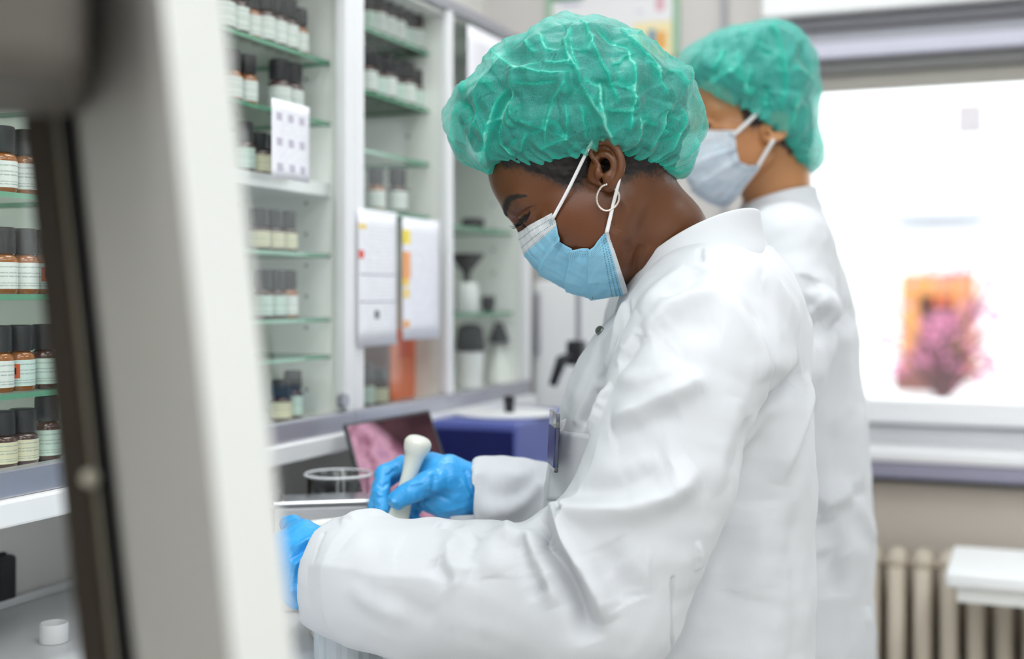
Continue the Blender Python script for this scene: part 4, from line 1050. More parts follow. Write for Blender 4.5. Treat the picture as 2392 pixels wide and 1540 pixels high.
def crinkle(dr, dense_glint, curves, seed, n, rect, size=(.02, .055)):
    """sharp paper-like creases: traced ones first, then n random short ones inside the picture rectangle"""
    r = np.random.RandomState(seed)
    allc = [(c, h, w) for c, h, w in curves]; flip = 1
    for _ in range(n):
        px, py = r.uniform(rect[0], rect[2]), r.uniform(rect[1], rect[3]); a = r.uniform(-1.1, 1.1) + (math.pi / 2 if r.rand() < .75 else 0); L = r.uniform(*size) * 1000
        allc.append(([(px - math.cos(a) * L, py - math.sin(a) * L), (px + r.uniform(-12, 12), py + r.uniform(-12, 12)), (px + math.cos(a) * L, py + math.sin(a) * L)], r.uniform(-.0030, .0045), r.uniform(.005, .010)))
    for c, h, w in allc:
        P = dr.lift(c, 12)
        m = np.nonzero(((dr.V > P.min(0) - 7 * w) & (dr.V < P.max(0) + 7 * w)).all(1))[0]
        if not len(m): continue
        d, t = seg_dist(dr.V[m], P); e = np.clip(np.minimum(t, 1 - t) / .25, 0, 1); e = e * (2 - e)
        T = np.gradient(P, axis=0); T /= np.linalg.norm(T, axis=1)[:, None] + 1e-9; n0 = dr.N[m][d < np.sort(d)[min(len(d) - 1, 40)] + 1e-9].mean(0)
        B = np.cross(n0, T); k = np.clip((t * (len(P) - 1) + .5).astype(int), 0, len(P) - 1); sd = ((dr.V[m] - P[k]) * B[k]).sum(1) * flip > 0
        # a tilted facet on one side, a short steep drop on the other
        dr.D[m] += h * e * np.where(sd, np.exp(-d / (w * 2.6)), np.exp(-np.maximum(d - .0006, 0) / (w * .45)))
        a = min(1, abs(h) / .006) * e
        dense_glint[m] += a * (.46 * np.exp(-(d / .0017) ** 2) + np.where(sd, 0, .34 * np.exp(-d / .005)))  # thin line is the painted crease light, one-sided band the doubled cloth
        flip = -flip if r.rand() < .35 else flip
def make_mask(fg, Sp, Ep, lats, name, mat, parent, pleats, na=120, nb=110, lip=.0028):
    b = np.linspace(0, 1, nb); sp = spline(Sp, nb); ep = spline(Ep, nb); lt = np.interp(b, np.linspace(0, 1, len(lats)), lats)
    S0 = np.array([fg.loc(fg.at(x, y, 0)) for x, y in sp]); E0 = np.array([fg.loc(fg.at(x, y, l)) for (x, y), l in zip(ep, lt)])
    a = np.linspace(-1, 1, 2 * na + 1); G = np.zeros((nb, 2 * na + 1, 3))
    fa = np.abs(a) ** 1.75; fl = np.abs(a) ** .86
    for k in (0, 2): G[:, :, k] = S0[:, None, k] + (E0[:, None, k] - S0[:, None, k]) * fa[None]
    G[:, :, 1] = E0[:, None, 1] * np.sign(a)[None] * fl[None]
    V = G.reshape(-1, 3); n2 = 2 * na + 1
    i = np.arange(nb - 1)[:, None] * n2; j = np.arange(n2 - 1)[None]
    F = np.stack([i + j, i + j + 1, i + n2 + j + 1, i + n2 + j], -1).reshape(-1, 4).astype(np.int32)
    V = fg.room(V); N = vnormals(V, F); cen = fg.room(np.array([.06 , 0, -.03]))
    if ((V - cen) * N).sum() < 0: F = F[:, ::-1].copy(); N = -N
    B = np.repeat(b, n2); A = np.tile(a, nb); D = np.zeros(len(V))
    for b0 in pleats:
        x = B - b0 - .03 * (1 - np.abs(A)) ; D += lip * np.where(x > 0, np.exp(-x / .07), np.exp(x / .008)) * (.45 + .55 * np.abs(A))
    D += .0008 * np.sin(A * 9 + B * 22) * np.abs(A) + wobble(V, .0008, 30, 8)
    D += .0009 * np.sin(B * 26) * np.clip((np.abs(A) - .86) / .14, 0, 1)
    V = V + N * D[:, None]
    o = obj(name, V, F, mat, parent, smooth=True)
    uvl = o.data.uv_layers.new(name='UVMap'); li = np.zeros(len(o.data.loops), np.int32); o.data.loops.foreach_get('vertex_index', li)
    uvl.data.foreach_set('uv', np.stack([(A[li] + 1) / 2, B[li]], 1).astype(np.float32).ravel())
    m = o.modifiers.new('t', 'SOLIDIFY'); m.thickness = .0012; m.offset = -1
    return o
def strap(P, w, t, n=40):
    """flat elastic band along P"""
    return MB().tube(spline(P, n), w / 2, 8)

from mathutils.kdtree import KDTree
def press(V, mk, gap=.0022):
    """push skin that would poke through the mask back under it"""
    me = mk.data; n = len(me.vertices); co = np.zeros(n * 3, np.float32); me.vertices.foreach_get('co', co); co = co.reshape(-1, 3) + np.array(mk.parent.location)
    no = np.zeros(n * 3, np.float32); me.vertices.foreach_get('normal', no); no = no.reshape(-1, 3)
    nb = 110; n2 = n // nb; B = np.repeat(np.linspace(0, 1, nb), n2); A = np.tile(np.linspace(-1, 1, n2), nb)
    kd = KDTree(n)
    for i in range(n): kd.insert(co[i], i)
    kd.balance()
    lo, hi = co.min(0) - .04, co.max(0) + .04
    out = V.copy()
    for i in np.nonzero(((V > lo) & (V < hi)).all(1))[0]:
        q, j, d = kd.find(V[i])
        if d > .045 or abs(A[j]) > .992 or B[j] < .008 or B[j] > .992: continue
        s = (V[i] - co[j]) @ no[j]
        if s > -gap: out[i] = V[i] - no[j] * (s + gap)
    return out

def hair_volume(name, V, t, F, scale, mat, parent, seed, t0=.10):
    """hair tucked up under the cap: fills most of the space inside it"""
    cen = V[t > .25].mean(0); k = scale + .05 * wobble(V, 1.0, 12, seed, 2) * .5; keep = t > t0
    W_ = cen + (V - cen) * k[:, None]; Vh, Fh, _ = drop_loose(W_, F, keep)
    return obj(name, Vh, Fh, mat, parent, smooth=True)
# ------------------------------------------------------------------ the woman in front
H1 = Fig(1402, 398, 1.40, 6, 38); S1 = 1.07
H1.O = H1.O - .072 * S1 * H1.l
B1 = Fig(1600, 700, 1.53, 14)
w1b = B1.at(1600, 1400, 0)
P1 = empty('person', (w1b[0], w1b[1], 0), 'person in white coat, teal cap and blue mask, bowed over a mortar', 'person')
neck1 = [(wp(1455, 455, 1.475), .052), (wp(1535, 555, 1.50), .053), (wp(1612, 680, 1.535), .056), (wp(1640, 800, 1.545), .060)]
V, F = head_mesh(H1, S1, neck1, .0019, (H1, S1), False)
V, F = subdivide(V, F); V = smooth(V, F, 2)
hm = hairline(V); hm[(np.abs(V[:, 1]) > .0738) & (V[:, 0] > -.04) & (V[:, 0] < .024) & (np.abs(V[:, 2]) < .046)] = -1
bro = np.array([H1.loc(p) for p in ()]).reshape(-1, 3)
Vr = H1.room(V * S1)
# mask, laid over the cheeks; the face below it is pressed in
MS = [(1213, 545), (1216, 570), (1230, 606), (1262, 640), (1305, 667), (1348, 688), (1388, 697), (1430, 694), (1468, 684)]
ME = [(1288, 498), (1297, 522), (1306, 552), (1317, 573), (1332, 580), (1352, 581), (1379, 579), (1400, 560), (1421, 540)]
M['mask1'] = mask_mat('blue_mask_fleece', srgb(158, 222, 250), srgb(242, 245, 248))
lat1 = [H1.loc(p)[1] + .003 for p in Drape(Vr, F).lift(ME, 9)]
mk = make_mask(H1, MS, ME, lat1, 'face_mask', M['mask1'], P1, (.30, .52, .70), lip=.0062)
Vr = press(Vr, mk)
dr = Drape(Vr, F)
bp = dr.lift([(1181, 502), (1182, 483), (1189, 467), (1205, 460), (1229, 457)], 20)
bd, bt = seg_dist(Vr, bp); brow_ = np.clip(1.15 - bd / np.interp(bt, [0, .2, .55, 1], [.0050, .0085, .0075, .0026]), 0, 1)
far = H1.loc(bp); far[:, 1] *= -1; bd2, bt2 = seg_dist(Vr, H1.room(far)); brow_ = np.maximum(brow_, np.clip(1.15 - bd2 / np.interp(bt2, [0, .2, .55, 1], [.0050, .0085, .0075, .0026]), 0, 1))
# skin creases measured on the neck and jaw
for c, h, w in (([(1480, 640), (1487, 605), (1500, 570)], -.003, .006), ([(1494, 640), (1508, 600), (1520, 575)], .003, .006), ([(1448, 470), (1440, 520), (1432, 545)], -.0025, .009), ([(1470, 600), (1463, 560)], -.002, .006),
                ([(1206, 508), (1218, 497), (1236, 488), (1249, 481)], -.0022, .0014), ([(1206, 512), (1220, 503), (1234, 494)], .0022, .0035), ([(1243, 492), (1250, 484), (1256, 478)], -.0012, .0014), ([(1232, 528), (1238, 516), (1244, 508)], -.0016, .0014), ([(1186, 492), (1196, 500), (1206, 500)], .0015, .005)):
    dr.fold(c, h, w)
Vr = dr.done() + dr.N * (brow_ * .0008)[:, None]
dark = np.maximum(np.clip(.55 + hm / .03, 0, 1), brow_)
LIDLINE = [dr.lift([(1237, 497), (1228, 509), (1213, 527)], 22), dr.lift([(1237, 501), (1230, 514), (1218, 532)], 12)]
lipwarm = np.clip((.075 - np.linalg.norm((V - np.array([.05, 0, -.03])) * np.array([1, .6, 1]), axis=1)) / .04, 0, 1)
# torso, arms and legs below the clothes
zf = lambda p, z: np.array([p[0], p[1], z])
hipn, hipf = B1.at(1590, 1400, .08), B1.at(1590, 1400, -.08)
tor = [B1.at(1620, 760, 0), B1.at(1600, 1000, 0), B1.at(1590, 1300, 0)]
sh_n, sh_f = wp(1650, 745, 1.40), wp(1560, 745, 1.70)
el_n, el_f = wp(1420, 1420, 1.335), wp(1430, 1260, 1.71)
wr_n, wr_f = wp(745, 1335, 1.42), wp(1105, 1150, 1.605)
prims = [([neck1[2][0], tor[0], tor[1], tor[2]], [.06, .075, .10, .11]), ([tor[0], sh_n, el_n, wr_n], [.05, .034, .036, .025]), ([tor[0], sh_f, el_f, wr_f], [.05, .034, .036, .025])]
for hp in (hipn, hipf): prims.append(([tor[2], zf(hp, .78), zf(hp, .42), zf(hp, .09)], [.1, .08, .055, .04]))
allp = np.concatenate([np.array(a) for a, _ in prims])
Vb, Fb = body_mesh((allp.min(0) - .14, allp.max(0) + .14, .014), prims)
kb_ = Vb[:, 2] < neck1[3][0][2] + .03
Vall = np.concatenate([Vr, Vb]); Fall = np.concatenate([F, Fb + len(Vr)])
SK1 = skin_mat('deep_brown_skin', srgb(100, 57, 27), HAIR, srgb(106, 54, 23))
o = obj('body', Vall, Fall, SK1, P1, smooth=True); add_attr(o, 'dark', np.concatenate([dark, np.zeros(len(Vb))])); add_attr(o, 'warm', np.concatenate([lipwarm, np.zeros(len(Vb))]))
tag(o, 'deep brown skin, face, ear and neck')
# cropped hair below the cap
Vh, Fh, u = drop_loose(V, F, hm > .004)
nh = dr.N[u]; thick = (.0045 * np.clip((hm[u] - .004) / .016, 0, 1) - .0008) + np.clip((hm[u] - .004) / .01, 0, 1) * wobble(Vh, .0008, 90, 3)
obj('hair', H1.room(Vh * S1) + nh * thick[:, None], Fh, M['hair'], P1, smooth=True)
# eyes and lashes
for y in (-1, 1):
    MB().lathe([(.0001, -.0122)] + [(.0122 * math.cos(a), .0122 * math.sin(a)) for a in np.linspace(-1.4, 1.4, 12)] + [(.0001, .0122)], 20, H1.room(np.array([.0838, y * .032, .0085]) * S1)).build('eye', M['eye'], P1, smooth=True)
root = LIDLINE[0] + H1.l * .0008
lash = MB(); lash.tube(root, np.interp(np.linspace(0, 1, 22), [0, .5, 1], [.0011, .0021, .0014]), 6); lash.tube(LIDLINE[1] + H1.l * .0004, np.linspace(.0006, .0009, 12), 6)
rr = random.Random(2)
for k in range(44):
    p = root[min(21, k // 2)] + H1.l * rr.uniform(-.002, .001); t_ = k / 43
    out = -RT * (.72 + .2 * rr.random()) - UP * (.52 - .25 * rr.random()) - FW * (.25 - .3 * t_); out /= np.linalg.norm(out); L = (.006 + .0065 * t_) * (.8 + .4 * rr.random())
    pts = [p, p + out * L * .55 - UP * .0009, p + out * L + UP * .0009]
    lash.tube(spline(pts, 6), np.linspace(.00048, .0001, 6), 4)
fr_ = H1.loc(root); fr_[:, 1] *= -1; lash.tube(H1.room(fr_), .0014, 6)
lash.build('eyelashes', M['lash'], P1)

# bouffant cap
CF = [(1136, 394), (1106, 393), (1078, 378), (1056, 340), (1046, 292), (1053, 245), (1082, 208), (1120, 168), (1170, 122), (1222, 88), (1272, 64), (1318, 50), (1350, 46)]
CB = [(1583, 416), (1604, 412), (1620, 396), (1636, 358), (1645, 308), (1643, 262), (1628, 214), (1598, 172), (1556, 134), (1506, 98), (1455, 70), (1400, 54), (1356, 46)]
HEM = [(1136, 394), (1160, 384), (1205, 374), (1257, 378), (1310, 367), (1352, 357), (1380, 338), (1402, 325), (1426, 330), (1446, 352), (1470, 364), (1500, 370), (1542, 388), (1583, 416)]
V, F, ph, t = loft_cap(H1, CF, CB, HEM, [(0, .080), (.08, .088), (.22, .108), (.4, .118), (.6, .108), (.8, .074), (.93, .03), (1, .004)], 640, 200, hemlat=.0835)
N = vnormals(V, F); cen = V.mean(0)
if ((V - cen) * N).sum() < 0: F = F[:, ::-1].copy()
hair_volume('tucked_hair', V, t, F, .875, M['hair'], P1, 4)
dr = Drape(V, F); dense_glint = np.zeros(len(V))
# elastic gathers along the hem
g = np.sin(ph * 46 + 1.6 * np.sin(ph * 7) + .9 * np.sin(ph * 17)); gb = np.where(np.cos(ph) < .1, 1.0, .4)
dr.D += .0032 * g * np.exp(-((t - .035) / .075) ** 2) * gb + .0022 * np.sin(ph * 23 + 2 * np.sin(ph * 5)) * np.exp(-((t - .13) / .10) ** 2) * gb
dense_glint += .55 * np.clip(1 - t / .05, 0, 1) + .35 * np.clip(g, 0, 1) * np.exp(-(t / .10) ** 2)
q1 = lambda *p: [(1000 + a / 3.417, 20 + b / 3.417) for a, b in p]
CREASE = [(q1((1190, 90), (1095, 290), (1180, 480), (1250, 650), (1340, 800), (1460, 990), (1530, 1130)), .0075, .011),
          (q1((1200, 100), (1270, 200), (1330, 350), (1410, 500), (1480, 680), (1500, 790)), .005, .008), (q1((1140, 170), (1150, 330), (1210, 520)), -.004, .008),
          (q1((1510, 150), (1640, 330), (1800, 500), (1910, 740)), .0055, .010), (q1((1290, 170), (1480, 250), (1590, 350), (1610, 500)), -.004, .012),
          (q1((640, 500), (760, 520), (850, 535), (1000, 530), (1165, 515)), .0065, .009), (q1((700, 590), (850, 600), (1050, 580)), -.004, .016),
          (q1((560, 390), (640, 450), (760, 510), (850, 480), (900, 440)), .004, .007), (q1((690, 560), (665, 760), (680, 870), (800, 905), (920, 950)), .0042, .006),
          (q1((670, 610), (560, 720), (520, 860), (490, 1000), (490, 1270)), .0085, .008), (q1((700, 640), (620, 760), (560, 900), (545, 1100)), -.006, .010),
          (q1((405, 640), (395, 850), (340, 1050)), .003, .005), (q1((560, 600), (420, 610), (250, 690)), .0032, .006), (q1((250, 740), (215, 950), (270, 1150)), .003, .006),
          (q1((1110, 560), (1000, 740), (950, 940), (940, 1110)), .005, .006), (q1((1215, 760), (1245, 900), (1260, 1040)), .003, .005), (q1((1090, 700), (1110, 850), (1100, 1060)), .003, .005),
          (q1((1610, 380), (1612, 700), (1590, 960)), .005, .007), (q1((1420, 800), (1500, 815), (1600, 810)), .0035, .005), (q1((1380, 560), (1360, 720), (1390, 800)), -.004, .008),
          (q1((1910, 750), (1850, 950), (1740, 1130)), .006, .008), (q1((2040, 780), (2020, 960), (1900, 1180)), .005, .007), (q1((1640, 830), (1680, 960), (1620, 1100)), .0045, .006),
          (q1((1900, 800), (1890, 960), (1950, 985)), -.004, .006), (q1((1800, 500), (1950, 530), (2050, 640)), .003, .005), (q1((1430, 470), (1500, 460), (1560, 390), (1640, 370)), .003, .0045),
          (q1((2120, 1010), (2060, 1120), (1990, 1230)), .0045, .006), (q1((900, 230), (950, 330), (1040, 350)), .004, .007), (q1((790, 270), (840, 360), (900, 370)), .003, .007),
          (q1((920, 440), (1030, 445), (1140, 430)), .0035, .006), (q1((1370, 590), (1370, 720), (1400, 880), (1470, 1000)), .005, .007), (q1((1230, 560), (1310, 600), (1390, 640)), .0035, .006),
          (q1((790, 970), (760, 1060), (735, 1150)), .0035, .005), (q1((560, 1060), (620, 1130), (700, 1180)), .004, .007), (q1((2140, 620), (2190, 850), (2180, 1080)), .003, .007)]
crinkle(dr, dense_glint, [(c, h * 1.5, w) for c, h, w in CREASE], 11, 150, (1060, 60, 1640, 400), (.012, .042))
# the unseen half: a few random creases of the same kind
r_ = np.random.RandomState(4)
for _ in range(40):
    i = r_.randint(len(V)); ax = r_.randn(3); ax -= dr.N[i] * (ax @ dr.N[i]); ax /= np.linalg.norm(ax); P = V[i] + ax * np.linspace(-.035, .035, 8)[:, None]
    d_, t_ = seg_dist(V, P); m = d_ < .04; e = np.clip(np.minimum(t_, 1 - t_) / .25, 0, 1); dr.D += np.where(m & ~dr.face, .003 * e * np.exp(-d_ / .007), 0)
dr.D += wobble(V, .0030, 16, 6) * np.clip(t / .2, 0, 1); dr.D *= np.clip(t / .03, .15, 1)
fade = np.clip((1 - t) / .06, 0, 1); dr.D *= fade
Vc = dr.done()
# crown closing fan
nph = 640; top = Vc[-nph:].mean(0); Vc2 = np.concatenate([Vc, [top]])
M['cap1'] = cap_mat('teal_gauze', .52)
ft = [tuple(f) for f in F.tolist()] 
o = obj('bouffant_cap', Vc, F, M['cap1'], P1, smooth=True); add_attr(o, 'dense_glint', np.clip(dense_glint, 0, 1))
tag(o, 'crinkled teal see-through cap')
hp = Vc[:nph][::4]; MB().tube(hp, .0016, 6, True).build('elastic_hem', M['cap1'], P1, smooth=True)

tag(mk, 'pleated light blue surgical mask')
def pin(px, py, lat, fg=H1): return fg.at(px, py, lat)
MB().tube(spline([pin(1291, 511, lat1[0] + .002), pin(1330, 438, .081), pin(1372, 352, .086), pin(1384, 332, .084)], 24), [.0021] * 24, 8).build('ear_loop', M['elastic'], P1, smooth=True)
MB().tube(spline([pin(1417, 545, lat1[8] + .002), pin(1432, 480, .082), pin(1443, 435, .092), pin(1449, 408, .094), pin(1455, 380, .084)], 24), np.linspace(.0024, .0017, 24), 8).build('ear_loop', M['elastic'], P1, smooth=True)
# hoop earring, a thing worn through the lobe
ec = [(1419, 430), (1406, 436), (1397, 449), (1394, 465), (1398, 480), (1408, 490), (1420, 492), (1433, 486), (1443, 474), (1446, 460), (1444, 450), (1436, 441), (1426, 434)]
ep_ = np.array([H1.at(x, y, .092 - .010 * math.sin(math.pi * i / 12)) for i, (x, y) in enumerate(ec)])
er = MB().tube(spline(ep_, 80), .00135 * (1 + .12 * np.sin(np.arange(80) * 1.9)), 8).build('hoop_earring', M['silver'], None, smooth=True)
tag(er, 'thin twisted silver hoop earring in the ear of the bowed person', 'earring')
# ------------------------------------------------------------------ white coat of the woman in front
def torso_fn(fg, rows, p=2.35):
    """rows: (py, front px, back px, half width); returns the implicit function in fg's frame"""
    f = np.array([fg.loc(fg.at(r[1], r[0], 0)) for r in rows]); b = np.array([fg.loc(fg.at(r[2], r[0], 0)) for r in rows]); w = np.array([r[3] for r in rows])
    zf, zb = f[::-1, 2], b[::-1, 2]; xf, xb = f[::-1, 0], b[::-1, 0]; zw = ((f + b) / 2)[::-1, 2]; w = w[::-1]
    def sm(z, zz, vv):
        d = np.linspace(zz[0], zz[-1], 200); v = np.interp(d, zz, vv); k = np.ones(9) / 9; vp = np.convolve(np.pad(v, 4, 'edge'), k, 'valid'); return np.interp(z, d, vp)
    def fn(X, Y, Z):
        z = Z.ravel(); a0 = sm(z, zf, xf); a1 = sm(z, zb, xb); c = ((a0 + a1) / 2)[None, None]; a = np.maximum((a0 - a1) / 2, .01)[None, None]; bb = np.maximum(sm(z, zw, w), .01)[None, None]
        q = (np.abs((X - c) / a) ** p + np.abs(Y / bb) ** p) ** (1 / p)
        return (q - 1) * np.minimum(a, bb)
    return fn, zf.min(), max(zf.max(), zb.max())
ROW1 = [(575, 1510, 1780, .050), (600, 1500, 1800, .060), (640, 1492, 1832, .080), (690, 1478, 1852, .108), (740, 1428, 1872, .138), (800, 1385, 1884, .152), (860, 1352, 1893, .152), (930, 1316, 1901, .145), (1000, 1297, 1906, .139),
        (1090, 1285, 1907, .135), (1200, 1276, 1906, .133), (1350, 1272, 1904, .136), (1540, 1270, 1900, .145), (1800, 1260, 1905, .19), (2300, 1245, 1915, .20), (2600, 1240, 1920, .205)]
fn, z0, z1 = torso_fn(B1, ROW1)
LB = lambda px, py, d: B1.loc(wp(px, py, d))
ARMN = [(1655, 748, 1.415, .076), (1625, 830, 1.385, .084), (1592, 940, 1.362, .0845), (1540, 1100, 1.342, .0815), (1470, 1270, 1.332, .081), (1415, 1400, 1.332, .079), (1350, 1425, 1.335, .077), (1230, 1402, 1.348, .070), (1110, 1392, 1.36, .0705), (980, 1380, 1.375, .0715), (870, 1360, 1.395, .066), (800, 1352, 1.408, .058), (748, 1350, 1.418, .050)]
ARMF = [(1560, 745, 1.69, .078), (1500, 950, 1.72, .075), (1430, 1180, 1.71, .066), (1330, 1185, 1.68, .055), (1220, 1170, 1.63, .0475), (1150, 1166, 1.61, .0465), (1106, 1163, 1.605, .047)]
pts = np.array([LB(a, b, c) for a, b, c, r in ARMN + ARMF])
lo = np.minimum(pts.min(0) - .1, [-.19, -.24, -.62]); hi = np.maximum(pts.max(0) + .1, [.2, .2, .10])
s = Sdf((lo[0], lo[1], -.66), (hi[0], hi[1], .075), .0042)
s.op((-.25, -.25, z0), (.3, .25, z1), fn, .02)
q = s.block((-9, -9, -9), (9, 9, 9)); s.F = np.maximum(s.F, (q[3] - np.float32(B1.loc(B1.at(1640, 585, 0))[2])).astype(np.float32))
# shoulders and sleeves
s.cone(LB(1655, 722, 1.50), LB(1660, 745, 1.42), .050, .074, .05); s.cone(LB(1605, 722, 1.57), LB(1565, 745, 1.67), .050, .076, .05)
s.ball(LB(1748, 752, 1.53), (.055, .12, .075), .05)
FL = B1.A @ FW
s.chain([LB(*p[:3]) for p in ARMN[:2]], [p[3] for p in ARMN[:2]], .045); s.chain([LB(*p[:3]) for p in ARMN[1:3]], [p[3] for p in ARMN[1:3]], .03); s.chain([LB(*p[:3]) for p in ARMN[2:6]], [p[3] for p in ARMN[2:6]], .005)
s.chain([LB(*p[:3]) for p in ARMN[5:]], [p[3] for p in ARMN[5:]], .022)
s.ball(LB(1182, 1312, 1.345), (.026, .045, .024), .04); s.ball(LB(1292, 1266, 1.335), (.022, .05, .032), .035)

s.chain([LB(*p[:3]) for p in ARMF], [p[3] for p in ARMF], .025)
# open the cuffs and the neck
cut = lambda P, R: s.chain([LB(*p) for p in P], R, .003, 'cut')
def flatcut(px, py, d, nx, ny, nd=0.0):
    """trim everything beyond a plane through (px,py,d) with picture-space direction (nx,ny)"""
    c = LB(px, py, d); n = B1.A @ W(np.array([nx, nd, -ny])); n = n / np.linalg.norm(n)
    def g(X, Y, Z): return -((X - c[0]) * n[0] + (Y - c[1]) * n[1] + (Z - c[2]) * n[2])
    return g
for (px, py, d, nx, ny, nd, R) in ((745, 1350, 1.417, -1, -.17, .25, .16), (1106, 1165, 1.605, -1, .02, 0, .11)):
    c = LB(px, py, d); g = flatcut(px, py, d, nx, ny, nd)
    qb = s.block(c - R, c + R); sl, X, Y, Z = qb
    dd = -g(X, Y, Z); inside = (X - c[0]) ** 2 + (Y - c[1]) ** 2 + (Z - c[2]) ** 2 < R * R
    s.F[sl] = np.where(inside, np.maximum(s.F[sl], dd), s.F[sl])
cut([(700, 1352, 1.428), (775, 1352, 1.414)], [.046, .048]); cut([(1060, 1160, 1.60), (1135, 1163, 1.607)], [.041, .042])
cut([(1560, 520, 1.50), (1600, 620, 1.51), (1625, 660, 1.52)], [.068, .066, .05])
V, F = s.mesh(); V = smooth(V, F, 3)
Vr = B1.room(V)
Vr, F = subdivide(Vr, F); Vr = smooth(Vr, F, 2)
dr = Drape(Vr, F)
k1 = lambda *p: [(1200 + a / 1.73, 650 + b / 1.73) for a, b in p]          # close-up of the sleeve
k4 = lambda *p: [(600 + a / 3.08, 950 + b / 3.08) for a, b in p]           # close-up of the forearms
FOLDS = [
 # upper arm
 (k1((215, 960), (330, 945), (500, 920), (640, 850), (740, 780)), .010, .016, (1, 0)), (k1((260, 890), (380, 880), (520, 830), (640, 770)), -.007, .020, (0, 0)),
 (k1((390, 590), (530, 530), (640, 470), (770, 400)), .0065, .013, (0, 0)), (k1((380, 640), (520, 590), (660, 520)), -.004, .018, (0, 0)),
 (k1((420, 400), (520, 412), (610, 390), (690, 350)), .006, .012, (0, 0)), (k1((425, 365), (475, 300), (515, 225)), -.0065, .010, (0, 0)), (k1((405, 350), (455, 270), (500, 200)), .003, .010, (0, 0)),
 (k1((520, 220), (640, 110), (760, 60), (850, 60)), .005, .014, (0, 0)), (k1((560, 260), (700, 190), (860, 180)), -.004, .02, (0, 0)),
 (k1((860, 40), (960, 130), (1020, 260), (1045, 400), (1035, 520)), -.003, .006, (0, 0)), (k1((840, 60), (930, 150), (990, 280), (1010, 420)), .004, .012, (0, 0)),
 (k1((900, 480), (870, 620), (830, 760), (850, 860)), .004, .016, (0, 0)), (k1((960, 560), (930, 700), (890, 790)), -.003, .012, (0, 0)),
 (k1((330, 690), (480, 700), (620, 660)), -.003, .02, (0, 0)), (k1((300, 760), (450, 780), (600, 730)), .003, .02, (0, 0)),
 # elbow
 (k1((118, 985), (170, 1090), (230, 1210), (280, 1330), (315, 1475)), -.017, .013, (1, 0)), (k1((165, 960), (230, 1090), (300, 1230), (370, 1400)), .011, .016, (0, 0)),
 (k1((60, 1010), (90, 1100), (150, 1230), (175, 1330)), .010, .012, (0, 0)), (k1((20, 1090), (70, 1190), (130, 1290)), -.010, .011, (1, 0)), (k1((195, 950), (215, 975), (235, 990)), -.009, .008, (1, 0)),
 (k1((120, 985), (160, 955), (200, 955)), .008, .010, (0, 0)), (k1((100, 1020), (125, 1060), (140, 1110)), -.007, .007, (0, 0)),
 (k1((350, 1080), (420, 1200), (450, 1330)), -.004, .02, (0, 0)), (k1((430, 1130), (500, 1180), (560, 1170)), .003, .02, (0, 0)),
 # back and side of the body
 (k1((1165, 375), (1110, 440), (1050, 500), (1000, 620), (940, 720)), -.014, .016, (0, 0)), (k1((1180, 380), (1180, 480), (1145, 600), (1090, 740), (1070, 840)), .007, .015, (0, 0)), (k1((1140, 330), (1060, 350), (980, 360)), .004, .02, (0, 0)),
 (k1((1000, 900), (980, 1100), (960, 1300)), .004, .03, (0, 0)), (k1((900, 1000), (870, 1250), (850, 1500)), -.003, .03, (0, 0)),
 (k1((1130, 900), (1140, 1150), (1150, 1500)), -.004, .02, (0, 1)), (k1((740, 1060), (745, 1120), (748, 1180)), .0035, .004, (0, 0)), (k1((643, 1215), (641, 1380), (640, 1540)), -.003, .0022, (1, 1)),
 # shoulder and upper back
 (k1((1000, -20), (1100, 70), (1160, 200)), .004, .02, (0, 0)), (k1((700, -50), (600, 30), (500, 140)), .004, .014, (0, 0)), (k1((760, -50), (700, 10), (610, 80)), -.004, .012, (0, 0)),
 # chest
 (k1((470, 110), (400, 230), (330, 420), (270, 600)), -.006, .012, (1, 1)), (k1((400, 150), (330, 300), (260, 470), (215, 640)), .004, .016, (0, 0)), (k1((395, 420), (340, 560), (300, 640)), .005, .007, (0, 0)),
 # forearm
 (k4((600, 860), (760, 800), (850, 775), (960, 800)), .006, .014, (0, 0)), (k4((1430, 930), (1380, 880), (1300, 860)), -.006, .012, (0, 0)), (k4((1290, 1130), (1350, 1220), (1430, 1290)), -.006, .010, (0, 0)), (k4((1490, 980), (1420, 1060), (1440, 1160), (1520, 1260)), .006, .014, (0, 0)),
 (k4((1590, 950), (1520, 1080), (1500, 1180)), -.006, .012, (0, 0)), (k4((1800, 910), (1880, 1000), (1960, 1130), (2050, 1320)), .010, .014, (1, 0)), (k4((1930, 990), (1990, 1100), (2080, 1250)), -.008, .012, (1, 0)),
 (k4((1720, 920), (1690, 1060), (1760, 1240)), .004, .016, (0, 0)), (k4((680, 1000), (850, 1050), (1050, 1020)), .003, .02, (0, 0)), (k4((700, 1280), (850, 1400), (1100, 1500)), .0035, .012, (0, 0)), (k4((900, 1330), (1100, 1420), (1300, 1540)), -.003, .014, (0, 0)),
 (k4((500, 940), (470, 1040), (450, 1140)), -.0012, .003, (1, 1)),
 # far sleeve
 (k4((1580, 500), (1700, 620), (1850, 640), (1990, 560)), -.004, .014, (0, 0)), (k4((1600, 760), (1760, 740), (1920, 680), (2050, 560)), .005, .012, (0, 0)), (k4((1700, 470), (1850, 500), (2000, 480)), .003, .012, (0, 0)),
]
FOLDS += [([(1690, 556), (1746, 553), (1776, 566)], -.002, .0025, (0, 0)), ([(1634, 580), (1636, 596), (1638, 612)], -.0035, .003, (0, 0)), ([(1462, 712), (1435, 800), (1400, 890), (1360, 985)], -.007, .006, (1, 1)), ([(1450, 712), (1422, 800), (1386, 890), (1348, 985)], .004, .007, (1, 1)),
          ([(1446, 805), (1462, 818)], .0015, .003, (0, 0))]
